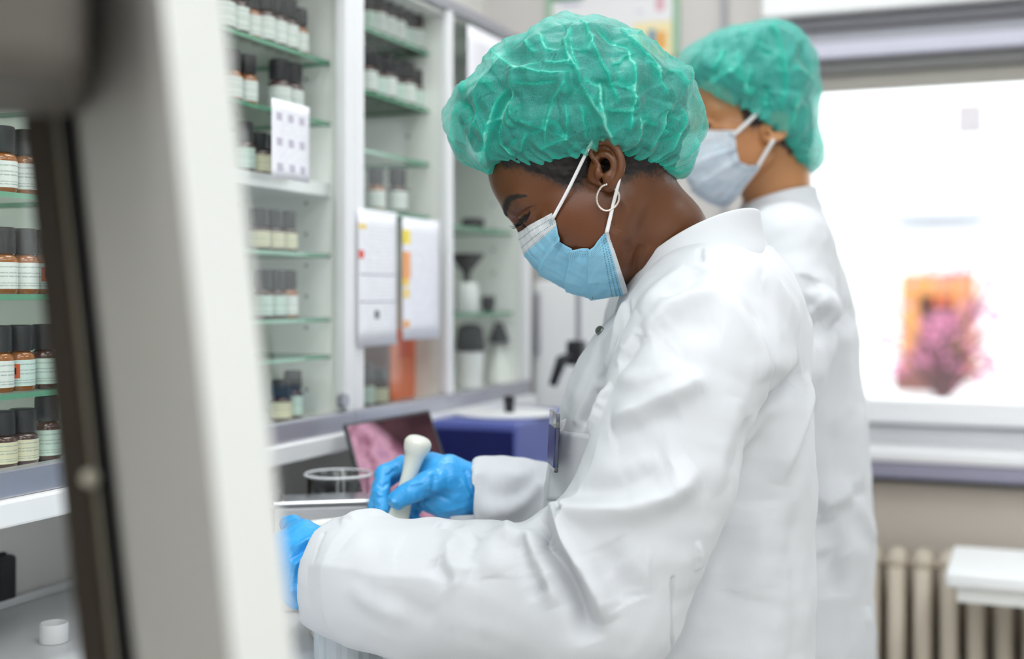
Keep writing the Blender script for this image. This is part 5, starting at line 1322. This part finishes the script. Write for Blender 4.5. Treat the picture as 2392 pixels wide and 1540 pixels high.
for c, h, w, e in FOLDS: dr.fold(c, h * (.9 if np.mean([q[0] for q in c]) < 1530 and np.mean([q[1] for q in c]) < 900 else 1.15 if np.mean([q[0] for q in c]) < 1140 else 1.3 if np.mean([q[0] for q in c]) < 1290 else 1.9 if abs(h) > .004 else 1.5), w * .9, e)
dr.crease(k4((400, 1150), (520, 1165), (700, 1195), (1000, 1240), (1300, 1265), (1600, 1290)), .015, .045)
dr.crease(k1((225, 965), (330, 945), (500, 920), (640, 850), (740, 780)), .007, .02); dr.crease(k1((390, 590), (530, 530), (640, 470), (770, 400)), .005, .014); dr.crease(k1((165, 970), (230, 1090), (300, 1230), (360, 1380)), .008, .018)
dr.D += wobble(Vr, .0016, 8, 21)
Vr = dr.done(); Vr = smooth(Vr, F, 1, .3)
o = obj('lab_coat', Vr, F, M['coat'], P1, smooth=True); tag(o, 'white long-sleeved lab coat')
COAT1 = (Vr, F)
# stand collar
def ringloft(fg, rows, n=96, mat=None, name='collar', parent=None, thick=.003, twist=0):
    """rows: list of (front px,py), (near px,py,lat), (back px,py): ring through those, mirrored to the far side"""
    G = []
    for (fx, fy), (nx, ny, nl), (bx, by) in rows:
        f = fg.loc(fg.at(fx, fy, 0)); b = fg.loc(fg.at(bx, by, 0)); m = fg.loc(fg.at(nx, ny, nl)); c = (f + b) / 2; a = (f - b) / 2
        phm = math.acos(np.clip(((m - c) @ a) / (a @ a), -.95, .95)); dv = (m - c - a * math.cos(phm)) / math.sin(phm)
        t = np.arange(n) * 2 * math.pi / n; R = c + a * np.cos(t)[:, None] + np.array([dv[0], 0, dv[2]]) * np.abs(np.sin(t))[:, None] ** 1.3 + np.array([0, dv[1], 0]) * np.sin(t)[:, None]; G.append(R)
    G = np.array(G); ns = len(G); V = G.reshape(-1, 3); i = np.arange(ns - 1)[:, None] * n; j = np.arange(n)[None]; jn = (j + 1) % n
    F = np.stack([i + j, i + jn, i + n + jn, i + n + j], -1).reshape(-1, 4).astype(np.int32)
    o = obj(name, fg.room(V), F, mat, parent, smooth=True); m = o.modifiers.new('t', 'SOLIDIFY'); m.thickness = thick; m.offset = 0
    m = o.modifiers.new('s', 'SUBSURF'); m.levels = 1; m.render_levels = 2
    return o
C1 = [((1440, 745), (1590, 660, .128), (1800, 592)), ((1446, 726), (1575, 630, .118), (1786, 562)), ((1452, 708), (1562, 604, .109), (1779, 540)), ((1458, 694), (1552, 584, .103), (1776, 512)), ((1464, 684), (1546, 570, .100), (1773, 491))]
ringloft(B1, C1, mat=M['coat'], parent=P1)
# ------------------------------------------------------------------ gloves, pestle, mortar, badge
def Cc(px, py, d): return C(px, py, d)
def glove(name, prims, cuts, folds, parent, h=.0013, flatp=None):
    P = np.array([p for ch in prims for p in [Cc(*q[:3]) for q in ch[0]]])
    s = Sdf(P.min(0) - .05, P.max(0) + .05, h)
    for ch in prims:
        pts, k = ch[0], ch[1]; fl = ch[2] if len(ch) > 2 else None
        s.chain([Cc(*q[:3]) for q in pts], [q[3] for q in pts], k, 'add', fl)
    for ch in cuts: s.chain([Cc(*q[:3]) for q in ch[0]], [q[3] for q in ch[0]], ch[1], 'cut')
    V, F = s.mesh(); V = smooth(V, F, 2); V = W(V)
    if ((V - V.mean(0)) * vnormals(V, F)).sum() < 0: F = F[:, ::-1].copy()
    dr = Drape(V, F)
    for c, hh, w in folds: dr.fold(c, hh * 1.6, w)
    dr.D += wobble(V, .0005, 45, 13)
    o = obj(name, dr.done(), F, M['glove'], parent, smooth=True); return o
g4 = lambda *p: [(640 + a / 4.8125, 950 + b / 4.8125) for a, b in p]      # close-up of the hand with the pestle
depth = (0, 1, 0)
# far hand: thumb across the pestle, fingers curled round behind it
RH = [([(1112, 1145, 1.605, .0315), (1070, 1142, 1.60, .0325), (1035, 1128, 1.598, .031)], .012, (depth, 1.45)),
      ([(1075, 1165, 1.60, .020), (1035, 1172, 1.60, .018), (1000, 1168, 1.605, .014)], .012),
      ([(1040, 1105, 1.600, .022), (1005, 1092, 1.612, .0155), (985, 1088, 1.618, .0125)], .014),
      ([(1045, 1122, 1.588, .0175), (1000, 1128, 1.572, .0145), (957, 1152, 1.562, .0130), (927, 1169, 1.560, .0118)], .007),                      # thumb
      ([(992, 1088, 1.618, .0115), (940, 1086, 1.628, .0115), (897, 1108, 1.622, .0115), (890, 1150, 1.606, .0108), (891, 1192, 1.594, .0098)], .003),   # index
      ([(998, 1100, 1.632, .0110), (935, 1102, 1.644, .0102), (886, 1135, 1.636, .0096), (876, 1185, 1.618, .0090), (884, 1215, 1.604, .0082)], .002),   # middle
      ([(1010, 1130, 1.630, .0110), (950, 1140, 1.645, .0100), (915, 1175, 1.634, .0094), (930, 1222, 1.612, .0086)], .002),                         # ring
      ([(1025, 1160, 1.615, .0105), (985, 1172, 1.622, .0092), (962, 1200, 1.612, .0084), (972, 1222, 1.600, .0076)], .002)]                          # little
RF = [(g4((1500, 890), (1600, 870), (1680, 850)), .0012, .0016), (g4((1310, 1050), (1340, 1075), (1390, 1075)), .0012, .0022), (g4((1150, 960), (1200, 1000), (1280, 990), (1300, 930)), .0012, .0018), (g4((1160, 870), (1220, 900), (1290, 860)), -.0012, .0022),
      (g4((1150, 1050), (1190, 1090), (1220, 1130)), .0012, .0025), (g4((1270, 740), (1330, 700), (1390, 640)), .001, .0022), (g4((1240, 780), (1300, 760), (1360, 700)), -.001, .0022),
      (g4((1720, 620), (1850, 640), (2050, 640)), .0008, .005), (g4((1800, 760), (1790, 900), (1760, 960)), -.0016, .004), (g4((1680, 960), (1780, 980), (1900, 1020), (1990, 1070)), -.0016, .003), (g4((1900, 700), (1890, 820), (1930, 960)), .0008, .004),
      (g4((2100, 820), (2160, 920), (2200, 1050)), .0012, .003), (g4((2140, 700), (2180, 820), (2210, 960)), -.0012, .003), (g4((1560, 1080), (1600, 1150), (1650, 1200)), -.002, .004), (g4((1650, 1000), (1720, 1100), (1800, 1180)), .0012, .003), (g4((1900, 1180), (2050, 1150), (2180, 1120)), .001, .003)]
o = glove('glove', RH, [], RF, P1); tag(o, 'blue nitrile glove gripping the pestle')
MB().tube([wp(1104 + 7 * math.sin(a) - 1, 1146 + 60 * math.cos(a), 1.604 - .031 * math.sin(a)) for a in np.linspace(0, 2 * math.pi, 40, endpoint=False)], .0012, 6, True).build('glove_cuff', M['glove'], P1, smooth=True)
# near hand at the rim of the mortar, mostly behind the tilted panel
LH = [([(760, 1335, 1.418, .037), (715, 1322, 1.428, .038), (672, 1312, 1.440, .036)], .014, (depth, 1.3)), ([(735, 1375, 1.42, .022), (700, 1378, 1.428, .022)], .015),
      ([(745, 1262, 1.425, .014), (708, 1247, 1.442, .0130), (685, 1232, 1.478, .0115), (672, 1224, 1.512, .0102)], .012),                 # thumb
      ([(672, 1290, 1.44, .016), (632, 1284, 1.455, .0112), (614, 1288, 1.492, .0104), (634, 1300, 1.532, .0094)], .006),                   # index
      ([(668, 1315, 1.44, .016), (626, 1314, 1.455, .0112), (612, 1320, 1.492, .0104), (642, 1332, 1.532, .0094)], .004), ([(670, 1342, 1.438, .016), (630, 1346, 1.452, .0108), (620, 1352, 1.488, .0100), (650, 1360, 1.526, .0090)], .004),
      ([(678, 1368, 1.436, .015), (642, 1376, 1.450, .0098), (634, 1382, 1.480, .0090), (662, 1388, 1.512, .0082)], .004)]
k5 = lambda *p: [(600 + a / 3.9475, 1150 + b / 3.9475) for a, b in p]
LF = [(k5((620, 380), (520, 430), (420, 480), (310, 530)), .003, .004), (k5((600, 400), (500, 480), (400, 560), (310, 620)), -.003, .004), (k5((580, 440), (480, 560), (400, 640), (320, 720)), .003, .004), (k5((540, 500), (450, 640), (380, 760), (340, 900)), -.0035, .0045),
      (k5((520, 520), (460, 640), (420, 780), (430, 920), (470, 1000)), .004, .004), (k5((490, 580), (440, 700), (420, 850)), -.003, .003), (k5((380, 640), (340, 800), (340, 950), (370, 1010)), .003, .004), (k5((470, 800), (460, 900), (490, 990)), .002, .003)]
o = glove('glove', LH, [], LF, P1, .0015); tag(o, 'blue nitrile glove steadying the mortar')
# cuff button strap of the far sleeve
cs = [wp(1052, 1206, 1.585), wp(1112, 1204, 1.575), wp(1112, 1254, 1.575), wp(1050, 1250, 1.585)]
MB().hexa([p + FW * .004 for p in cs] + cs).build('cuff_strap', M['coat'], P1, bevel=.0012)
MB().lathe([(.0035, 0), (.0035, .0012), (.002, .0016)], 14, wp(1104, 1240, 1.5765), -FW).build('cuff_snap', M['greyplastic'], P1, smooth=True)
# pestle
pt, pb_ = wp(980, 1022, 1.585), wp(917, 1262, 1.583)
ax = pt - pb_; Lp = np.linalg.norm(ax)
prof = [(.004, -.006), (.011, -.003), (.0145, .004), (.0155, .012), (.0145, .024), (.0122, .045), (.0106, .07), (.0102, .085), (.0108, .100), (.0128, .112), (.0158, .1205), (.0172, .1275), (.0168, .1325), (.0135, .1375), (.0075, .1402), (.001, .141)]
prof = [(r, hh * Lp / .1385) for r, hh in prof]
pe = empty('pestle', pb_, 'white porcelain pestle held in a blue glove', 'pestle')
n_ = 120; pr = spline(np.array(prof), n_)
MB().lathe([(max(r, .0005), hh) for r, hh in pr if True], 40, pb_, ax).build('pestle_body', M['porcelain'], pe, smooth=True)
# mortar
mc = wp(818, 1240, 1.565); mc[2] = BZ; mh = wp(818, 1238, 1.565)[2] - BZ; R_ = .083
mo = empty('mortar', (mc[0], mc[1], BZ), 'white porcelain mortar between the gloved hands', 'mortar')
mp = [(.046, 0), (.05, .003), (.048, .010), (.042, .018), (.05, .035), (.068, .07), (.079, mh - .02), (R_, mh - .006), (R_ + .002, mh), (R_ - .003, mh + .001), (R_ - .008, mh - .008), (.068, mh - .045), (.045, mh - .085), (.015, mh - .098), (.001, mh - .1)]
MB().lathe([(r, z) for r, z in mp], 64, (mc[0], mc[1], BZ + .0005), close=False).build('mortar_bowl', M['porcelain'], mo, smooth=True)
MB().lathe([(.0462, 0), (.0462, .0004), (.01, .0006)], 40, (mc[0], mc[1], BZ + .0003)).build('foot_ring', M['white'], mo)
# fluted plastic pot in front of the mortar
fp = wp(815, 1500, 1.455); fz = BZ
ft_ = empty('fluted_pot', (fp[0], fp[1], BZ), 'pale fluted plastic pot under the forearm of the bowed person', 'pot')
n_ = 40; V = []; F = []
for z, k in ((0, .97), (.004, 1), (.055, 1.02), (.058, 1.0), (.056, .94)):
    for j in range(n_):
        a = 2 * math.pi * j / n_; r = .040 * k * (1 - .05 * (j % 4 == 0)); V.append((fp[0] + r * math.cos(a), fp[1] + r * math.sin(a), BZ + .0005 + z))
for i in range(4):
    for j in range(n_): F.append((i * n_ + j, i * n_ + (j + 1) % n_, (i + 1) * n_ + (j + 1) % n_, (i + 1) * n_ + j))
F += [tuple(range(n_ - 1, -1, -1)), tuple(4 * n_ + j for j in range(n_))]
obj('pot_body', V, F, pmat('pale_plastic', srgb(214, 222, 228), .4), ft_)
# chest: placket edge, snap, pocket, badge
TF = torso_fn(B1, ROW1)[0]
def on_torso(px, py, out=0.0):
    """point where the line of sight through (px,py) meets the coat's chest, and the outward normal there"""
    r = ray(px, py); t = np.linspace(1.2, 1.9, 700); P = np.array([0, 0, EYE]) + t[:, None] * r; q = B1.loc(P)
    ev = lambda q: TF(q[:, 0][None, None].astype(np.float32), q[:, 1][None, None].astype(np.float32), q[:, 2][None, None].astype(np.float32)).ravel()
    f = ev(q); k = np.argmax(f < 0) if (f < 0).any() else int(np.argmin(f)); p = q[k]
    e = .004; g = np.array([ev((p + e * np.eye(3)[a])[None])[0] - ev((p - e * np.eye(3)[a])[None])[0] for a in range(3)]); g /= np.linalg.norm(g)
    return B1.room(p + g * out), B1.A.T @ g
def patch(name, poly, nx, ny, out, mat, parent, thick=.0014):
    """cloth patch laid on the chest: poly = picture corners (tl, tr, br, bl)"""
    tl, tr2, br2, bl2 = [np.array(p, float) for p in poly]
    G = np.array([[on_torso(*((tl * (1 - i / nx) + tr2 * i / nx) * (1 - j / ny) + (bl2 * (1 - i / nx) + br2 * i / nx) * j / ny), out)[0] for i in range(nx + 1)] for j in range(ny + 1)])
    F = np.array([(j * (nx + 1) + i, j * (nx + 1) + i + 1, (j + 1) * (nx + 1) + i + 1, (j + 1) * (nx + 1) + i) for j in range(ny) for i in range(nx)], np.int32)[:, ::-1]
    o = obj(name, G.reshape(-1, 3), F, mat, parent, smooth=True); m = o.modifiers.new('t', 'SOLIDIFY'); m.thickness = thick; m.offset = 0; return o
patch('chest_pocket', [(1303, 1006), (1392, 1014), (1352, 1170), (1288, 1170)], 12, 14, .005, M['coat'], P1)
sp_, snn = on_torso(1405, 775, .003)
sb = MB(); sb.lathe([(.0052, -.002), (.0052, .0012), (.0042, .002), (.0036, .0012), (.0022, .0012), (.0018, .0022), (.0005, .0024)], 20, sp_, snn * .55 - FW * .45).build('snap_button', pmat('snap_metal', srgb(120, 122, 116), .35, .9), P1, smooth=True, sharp=40)
bd_ = wp(1294, 1030, 1.455)
ba = empty('name_badge', wp(1293, 1098, 1.455), 'clear and blue name badge clipped to the chest pocket', 'badge')
e1 = wp(1296, 962, 1.452) ; e2 = wp(1291, 1097, 1.452); dvec = -FW * .028 + RT * .003
bp_ = [e2 + dvec, e2 - dvec, e1 - dvec, e1 + dvec]; th_ = RT * .0022
MB().hexa([p - th_ for p in bp_] + [p + th_ for p in bp_]).build('badge_sleeve', M['clear'], ba, bevel=.001)
f1 = wp(1295, 996, 1.452); f2 = wp(1290, 1086, 1.452); cp2 = [f2 + dvec * .9, f2 - dvec * .9, f1 - dvec * .9, f1 + dvec * .9]
MB().hexa([p - th_ * 1.25 for p in cp2] + [p + th_ * 1.25 for p in cp2]).build('badge_card', pmat('badge_blue', srgb(52, 66, 132), .35), ba)
c1 = wp(1306, 996, 1.440)
MB().lathe([(.0055, 0), (.0055, .005)], 18, c1, -FW).build('clip_pivot', M['steel'], ba, smooth=True, sharp=40)
MB().hexa([wp(1300, 988, 1.437), wp(1318, 1002, 1.437), wp(1318, 1002, 1.447), wp(1300, 988, 1.447), wp(1310, 984, 1.437), wp(1324, 978, 1.437), wp(1324, 978, 1.447), wp(1310, 984, 1.447)]).build('clip_jaw', M['steel'], ba, bevel=.0006)
# ------------------------------------------------------------------ the second person, further back
H2 = Fig(1797, 300, 2.0, -6, -2); S2 = 1.0; H2.O = H2.O - .072 * S2 * H2.l
B2 = Fig(1850, 700, 2.10, 10)
b2 = B2.at(1850, 1400, 0)
P2 = empty('person', (b2[0], b2[1], 0), 'person in white coat and pale mask, upright in front of the window', 'person')
neck2 = [(wp(1808, 330, 2.08), .050), (wp(1812, 420, 2.09), .049), (wp(1820, 520, 2.10), .052), (wp(1826, 620, 2.11), .05)]
V, F = head_mesh(H2, S2, neck2, .0026, (H1, S1))
bk_ = np.clip((-V[:, 0] - .01) / .05, 0, 1) * np.clip((V[:, 2] + .06) / .05, 0, 1); V[:, 0] *= 1 - .17 * bk_
hm = hairline(V); hm[(np.abs(V[:, 1]) > .0738) & (V[:, 0] > -.04) & (V[:, 0] < .024) & (np.abs(V[:, 2]) < .046)] = -1
Vr = H2.room(V * S2)
MS2 = [(1620, 309), (1604, 340), (1598, 380), (1604, 415), (1622, 448), (1650, 470), (1680, 482), (1702, 480)]
ME2 = [(1714, 305), (1717, 322), (1720, 345), (1724, 366), (1731, 380), (1745, 385), (1760, 387), (1776, 389)]
M['mask2'] = mask_mat('pale_mask_fleece', srgb(226, 234, 244), srgb(230, 235, 242))
lat2 = [H2.loc(p)[1] + .003 for p in Drape(Vr, F).lift(ME2, 8)]
mk = make_mask(H2, MS2, ME2, lat2, 'face_mask', M['mask2'], P2, (.33, .55, .75), lip=.004); tag(mk, 'pale grey-blue surgical mask')
Vr = press(Vr, mk)
bl2 = spline([(.101, .012, .033), (.097, .030, .040), (.082, .048, .036)], 12)
bw = np.zeros(len(V))
for y in (-1, 1):
    d_, t_ = seg_dist(V, bl2 * np.array([1, y, 1])); bw = np.maximum(bw, np.clip(1.1 - d_ / .0055, 0, 1))
d_, _ = seg_dist(V * np.array([1, 1, 1]), spline([(.093, .020, .002), (.0985, .031, .001), (.090, .044, .004)], 8)); bw = np.maximum(bw, np.clip(1.2 - d_ / .0055, 0, 1))
dark = np.maximum(np.clip(.5 + hm / .02, 0, 1), bw)
warm = np.clip((.075 - np.linalg.norm((V - np.array([.05, 0, -.03])) * np.array([1, .6, 1]), axis=1)) / .04, 0, 1)
nz2 = vnormals(Vr, F)
hipn, hipf = B2.at(1880, 1300, .08), B2.at(1880, 1300, -.08)
tor = [B2.at(1840, 640, 0), B2.at(1850, 850, 0), B2.at(1870, 1150, 0)]
shn, shf = B2.at(1830, 600, .15), B2.at(1830, 600, -.15); eln, elf = B2.at(1800, 880, .2), B2.at(1800, 880, -.2); wrn, wrf = B2.at(1610, 960, .12), B2.at(1610, 960, -.12)
prims = [([neck2[2][0], tor[0], tor[1], tor[2]], [.045, .055, .08, .085]), ([tor[0], shn, eln, wrn], [.05, .036, .036, .028]), ([tor[0], shf, elf, wrf], [.05, .036, .036, .028])]
for hp in (hipn, hipf): prims.append(([tor[2], zf(hp, .8), zf(hp, .42), zf(hp, .09)], [.08, .07, .055, .04]))
allp = np.concatenate([np.array(a) for a, _ in prims])
Vb, Fb = body_mesh((allp.min(0) - .14, allp.max(0) + .14, .014), prims)
SK2 = skin_mat('tan_skin', srgb(186, 130, 84), srgb(40, 24, 18), srgb(176, 112, 66))
o = obj('body', np.concatenate([Vr, Vb]), np.concatenate([F, Fb + len(Vr)]), SK2, P2, smooth=True)
add_attr(o, 'dark', np.concatenate([dark, np.zeros(len(Vb))])); add_attr(o, 'warm', np.concatenate([warm, np.zeros(len(Vb))])); tag(o, 'tan skin, face, ear and neck')
Vh, Fh, u = drop_loose(V, F, hm > .003)
obj('hair', H2.room(Vh * S2) + nz2[u] * (.006 * np.clip((hm[u] - .003) / .014, 0, 1) - .0008)[:, None], Fh, pmat('dark_brown_hair', srgb(44, 27, 20), .5, var=.4, vscale=300, bump=.5, bscale=700), P2, smooth=True)
for y in (-1, 1):
    MB().lathe([(.0001, -.0122)] + [(.0122 * math.cos(a), .0122 * math.sin(a)) for a in np.linspace(-1.4, 1.4, 12)] + [(.0001, .0122)], 20, H2.room(np.array([.0838, y * .032, .0085]) * S2)).build('eye', M['eye'], P2, smooth=True)
CF = [(1612, 203), (1596, 190), (1584, 170), (1583, 145), (1598, 120), (1630, 96), (1672, 78), (1715, 65), (1752, 57), (1772, 55)]
CB = [(1862, 378), (1872, 396), (1896, 404), (1918, 392), (1922, 362), (1912, 318), (1904, 270), (1906, 210), (1898, 150), (1876, 108), (1846, 76), (1812, 59), (1778, 55)]
HEM = [(1612, 203), (1640, 206), (1680, 222), (1715, 240), (1750, 256), (1778, 263), (1805, 270), (1822, 284), (1836, 308), (1848, 340), (1862, 378)]
V, F, ph, t = loft_cap(H2, CF, CB, HEM, [(0, .076), (.1, .088), (.3, .104), (.5, .106), (.7, .092), (.88, .05), (.96, .022), (1, .004)], 420, 130, hemlat=.080)
N = vnormals(V, F)
if ((V - V.mean(0)) * N).sum() < 0: F = F[:, ::-1].copy()
hair_volume('tucked_hair', V, t, F, .84, M['hair'], P2, 14)
dr = Drape(V, F); dense_glint = np.zeros(len(V))
g = np.sin(ph * 40 + 1.6 * np.sin(ph * 7)); dr.D += .003 * g * np.exp(-((t - .04) / .08) ** 2); dense_glint += .6 * np.clip(1 - t / .08, 0, 1)
z3 = lambda *p: [(1560 + a / 3.08, 20 + b / 3.08) for a, b in p]
CR2 = [(z3((700, 110), (790, 200), (820, 380), (830, 560), (800, 760)), .006, .012), (z3((500, 300), (520, 430), (560, 540), (640, 640)), .005, .01), (z3((300, 560), (400, 480), (520, 430)), .005, .01), (z3((620, 420), (560, 560), (600, 640)), .005, .009),
       (z3((860, 430), (960, 460), (1050, 540)), .006, .010), (z3((900, 600), (880, 760), (870, 880)), .006, .010), (z3((760, 330), (690, 300), (630, 260)), -.005, .012), (z3((1000, 700), (960, 850), (900, 980)), .006, .010), (z3((720, 560), (700, 660), (720, 740)), -.005, .010), (z3((400, 280), (370, 380), (330, 470)), .004, .01), (z3((1050, 880), (1080, 1000), (1060, 1120)), .004, .01)]
crinkle(dr, dense_glint, [(c, h * 1.7, w) for c, h, w in CR2], 5, 80, (1600, 70, 1900, 380), (.010, .03))
dr.D += wobble(V, .0028, 14, 9) * np.clip(t / .2, 0, 1); dr.D *= np.clip(t / .04, .15, 1); dr.D *= np.clip((1 - t) / .06, 0, 1)
o = obj('bouffant_cap', dr.done(), F, cap_mat('teal_gauze_far', .42), P2, smooth=True); add_attr(o, 'dense_glint', np.clip(dense_glint, 0, 1)); tag(o, 'crinkled teal see-through cap')
MB().tube(spline([H2.at(1713, 316, lat2[0] + .002), H2.at(1742, 290, .080), H2.at(1772, 261, .083)], 16), .0032, 8).build('ear_loop', M['elastic'], P2, smooth=True)
MB().tube(spline([H2.at(1770, 389, lat2[7] + .002), H2.at(1790, 355, .080), H2.at(1808, 326, .090)], 16), .0032, 8).build('ear_loop', M['elastic'], P2, smooth=True)
# coat
ROW2 = [(455, 1738, 1898, .050), (480, 1730, 1912, .062), (520, 1716, 1928, .090), (570, 1690, 1950, .130), (630, 1660, 1972, .155), (700, 1636, 1996, .168), (780, 1620, 2006, .172), (860, 1610, 2012, .172), (980, 1604, 2026, .170), (1100, 1604, 2034, .172), (1250, 1604, 2040, .176), (1540, 1600, 2046, .185), (1900, 1595, 2052, .195)]
fn, z0, z1 = torso_fn(B2, ROW2)
LB2 = lambda px, py, lat: B2.loc(B2.at(px, py, lat))
s = Sdf((-.26, -.34, LB2(1800, 1900, 0)[2]), (.32, .34, .22), .0055)
s.op((-.25, -.25, z0), (.3, .25, z1), fn, .02)
q = s.block((-9, -9, -9), (9, 9, 9)); s.F = np.maximum(s.F, (q[3] - np.float32(LB2(1820, 462, 0)[2])).astype(np.float32))
for sg in (1, -1):
    s.cone(LB2(1840, 560, .07 * sg), LB2(1840, 580, .15 * sg), .055, .068, .05)
    s.chain([LB2(1838, 590, .155 * sg), LB2(1835, 720, .185 * sg), LB2(1818, 860, .205 * sg), LB2(1800, 930, .21 * sg)], [.07, .075, .07, .066], .02)
    s.chain([LB2(1800, 930, .21 * sg), LB2(1740, 950, .18 * sg), LB2(1660, 955, .15 * sg), LB2(1615, 955, .13 * sg)], [.066, .058, .05, .045], .02)
s.chain([LB2(1815, 400, 0), LB2(1820, 500, 0)], [.062, .058], .004, 'cut')
V, F = s.mesh(); V = smooth(V, F, 3); Vr = B2.room(V); Vr, F = subdivide(Vr, F); Vr = smooth(Vr, F, 2)
dr = Drape(Vr, F)
m8 = lambda *p: [(1850 + a / 3.079, 450 + b / 3.079) for a, b in p]; m9 = lambda *p: [(1850 + a / 2.334, 880 + b / 2.334) for a, b in p]
for c, h, w, e in [(m8((60, 960), (100, 860), (140, 810), (170, 830)), -.008, .02, (0, 0)), (m8((180, 830), (250, 790), (310, 850), (330, 920)), .008, .02, (0, 0)), (m8((480, 850), (400, 900), (340, 970), (250, 1030)), -.010, .022, (1, 0)), (m8((120, 1010), (200, 960), (280, 920)), -.010, .025, (0, 0)),
                   (m8((100, 600), (130, 660), (160, 620)), -.005, .015, (0, 0)), (m8((200, 1100), (330, 1050), (480, 900)), .006, .03, (0, 0)), (m9((140, 720), (240, 660), (330, 620)), .008, .02, (0, 0)), (m9((350, 660), (390, 780), (440, 900)), .008, .018, (0, 0)), (m9((160, 760), (220, 880), (300, 960)), -.008, .025, (0, 0)), (m9((150, 800), (260, 900), (420, 980)), .006, .03, (0, 0)),
                   (m9((160, 950), (220, 1080), (250, 1200)), -.008, .025, (0, 0)), (m9((360, 150), (365, 400), (370, 640)), .005, .016, (0, 0)), (m9((200, 250), (250, 450), (300, 600)), -.004, .03, (0, 0)), (m9((400, 1250), (415, 1400), (425, 1540)), .006, .014, (0, 1))]:
    dr.fold(c, h * 1.5, w * .9, e)
dr.D += wobble(Vr, .002, 7, 33)
o = obj('lab_coat', dr.done(), F, M['coat'], P2, smooth=True); tag(o, 'white long-sleeved lab coat')
C2 = [((1715, 530), (1815, 505, .10), (1925, 490)), ((1722, 512), (1812, 486, .084), (1914, 468)), ((1730, 495), (1808, 466, .074), (1909, 452)), ((1736, 482), (1802, 452, .070), (1908, 437))]
ringloft(B2, C2, mat=M['coat'], parent=P2)
# gloved hands resting at the bench, hidden behind the first person
for sg in (1, -1):
    w_ = B2.at(1612, 955, .13 * sg); cpx = np.array([w_ @ RT, w_ @ FW, w_[2]]); fx = np.array([B2.f @ RT, B2.f @ FW, 0])
    ly = np.array([B2.l @ RT, B2.l @ FW, 0]) * sg
    s = Sdf(cpx - .16, cpx + .16, .003)
    s.chain([cpx - fx * .02, cpx + fx * .03, cpx + fx * .075], [.026, .03, .03], .01, 'add', ((0, 0, 1), 1.6))
    for k, (off, L) in enumerate(((.024, .07), (.008, .08), (-.009, .075), (-.025, .06))):
        b0 = cpx + fx * .085 + ly * off; s.chain([b0, b0 + fx * L * .5 + UP * -.004, b0 + fx * L * .85 - UP * .022], [.0095, .0085, .0075], .004)
    b0 = cpx + fx * .03 - ly * .028; s.chain([b0, b0 + fx * .03 - ly * .02 - UP * .008, b0 + fx * .06 - ly * .022 - UP * .016], [.013, .0105, .009], .006)
    V, F = s.mesh(); V = W(smooth(V, F, 1))
    if ((V - V.mean(0)) * vnormals(V, F)).sum() < 0: F = F[:, ::-1].copy()
    obj('glove', V, F, M['glove'], P2, smooth=True)

# ------------------------------------------------------------------ trousers and shoes of both people (below the picture)
def legs(P, hips, fwd):
    s = None
    A = np.array(hips); lo = A.min(0) - .2; hi = A.max(0) + .2; s = Sdf((lo[0], lo[1], .04), (hi[0], hi[1], .95), .014)
    for hp in hips: s.chain([zf(hp, .84), zf(hp, .45), zf(hp, .10)], [.072, .07, .065], .03)
    V, F = s.mesh(); obj('trousers', V, F, M['trouser'], P, smooth=True)
    for hp in hips:
        b = zf(hp, .045); s = Sdf(b - np.array([.25, .25, .046]), b + np.array([.25, .25, .1]), .008)
        s.chain([b - fwd * .05, b + fwd * .06, b + fwd * .15], [.042, .045, .036], .02); s.F = np.maximum(s.F, (-(s.ax[2] - np.float32(.004)))[None, None, :] * np.ones_like(s.F))
        V, F = s.mesh(); obj('shoe', V, F, M['shoe'], P, smooth=True)
legs(P1, [B1.at(1590, 1400, .08), B1.at(1590, 1400, -.08)], B1.fh)
legs(P2, [B2.at(1880, 1300, .08), B2.at(1880, 1300, -.08)], B2.fh)
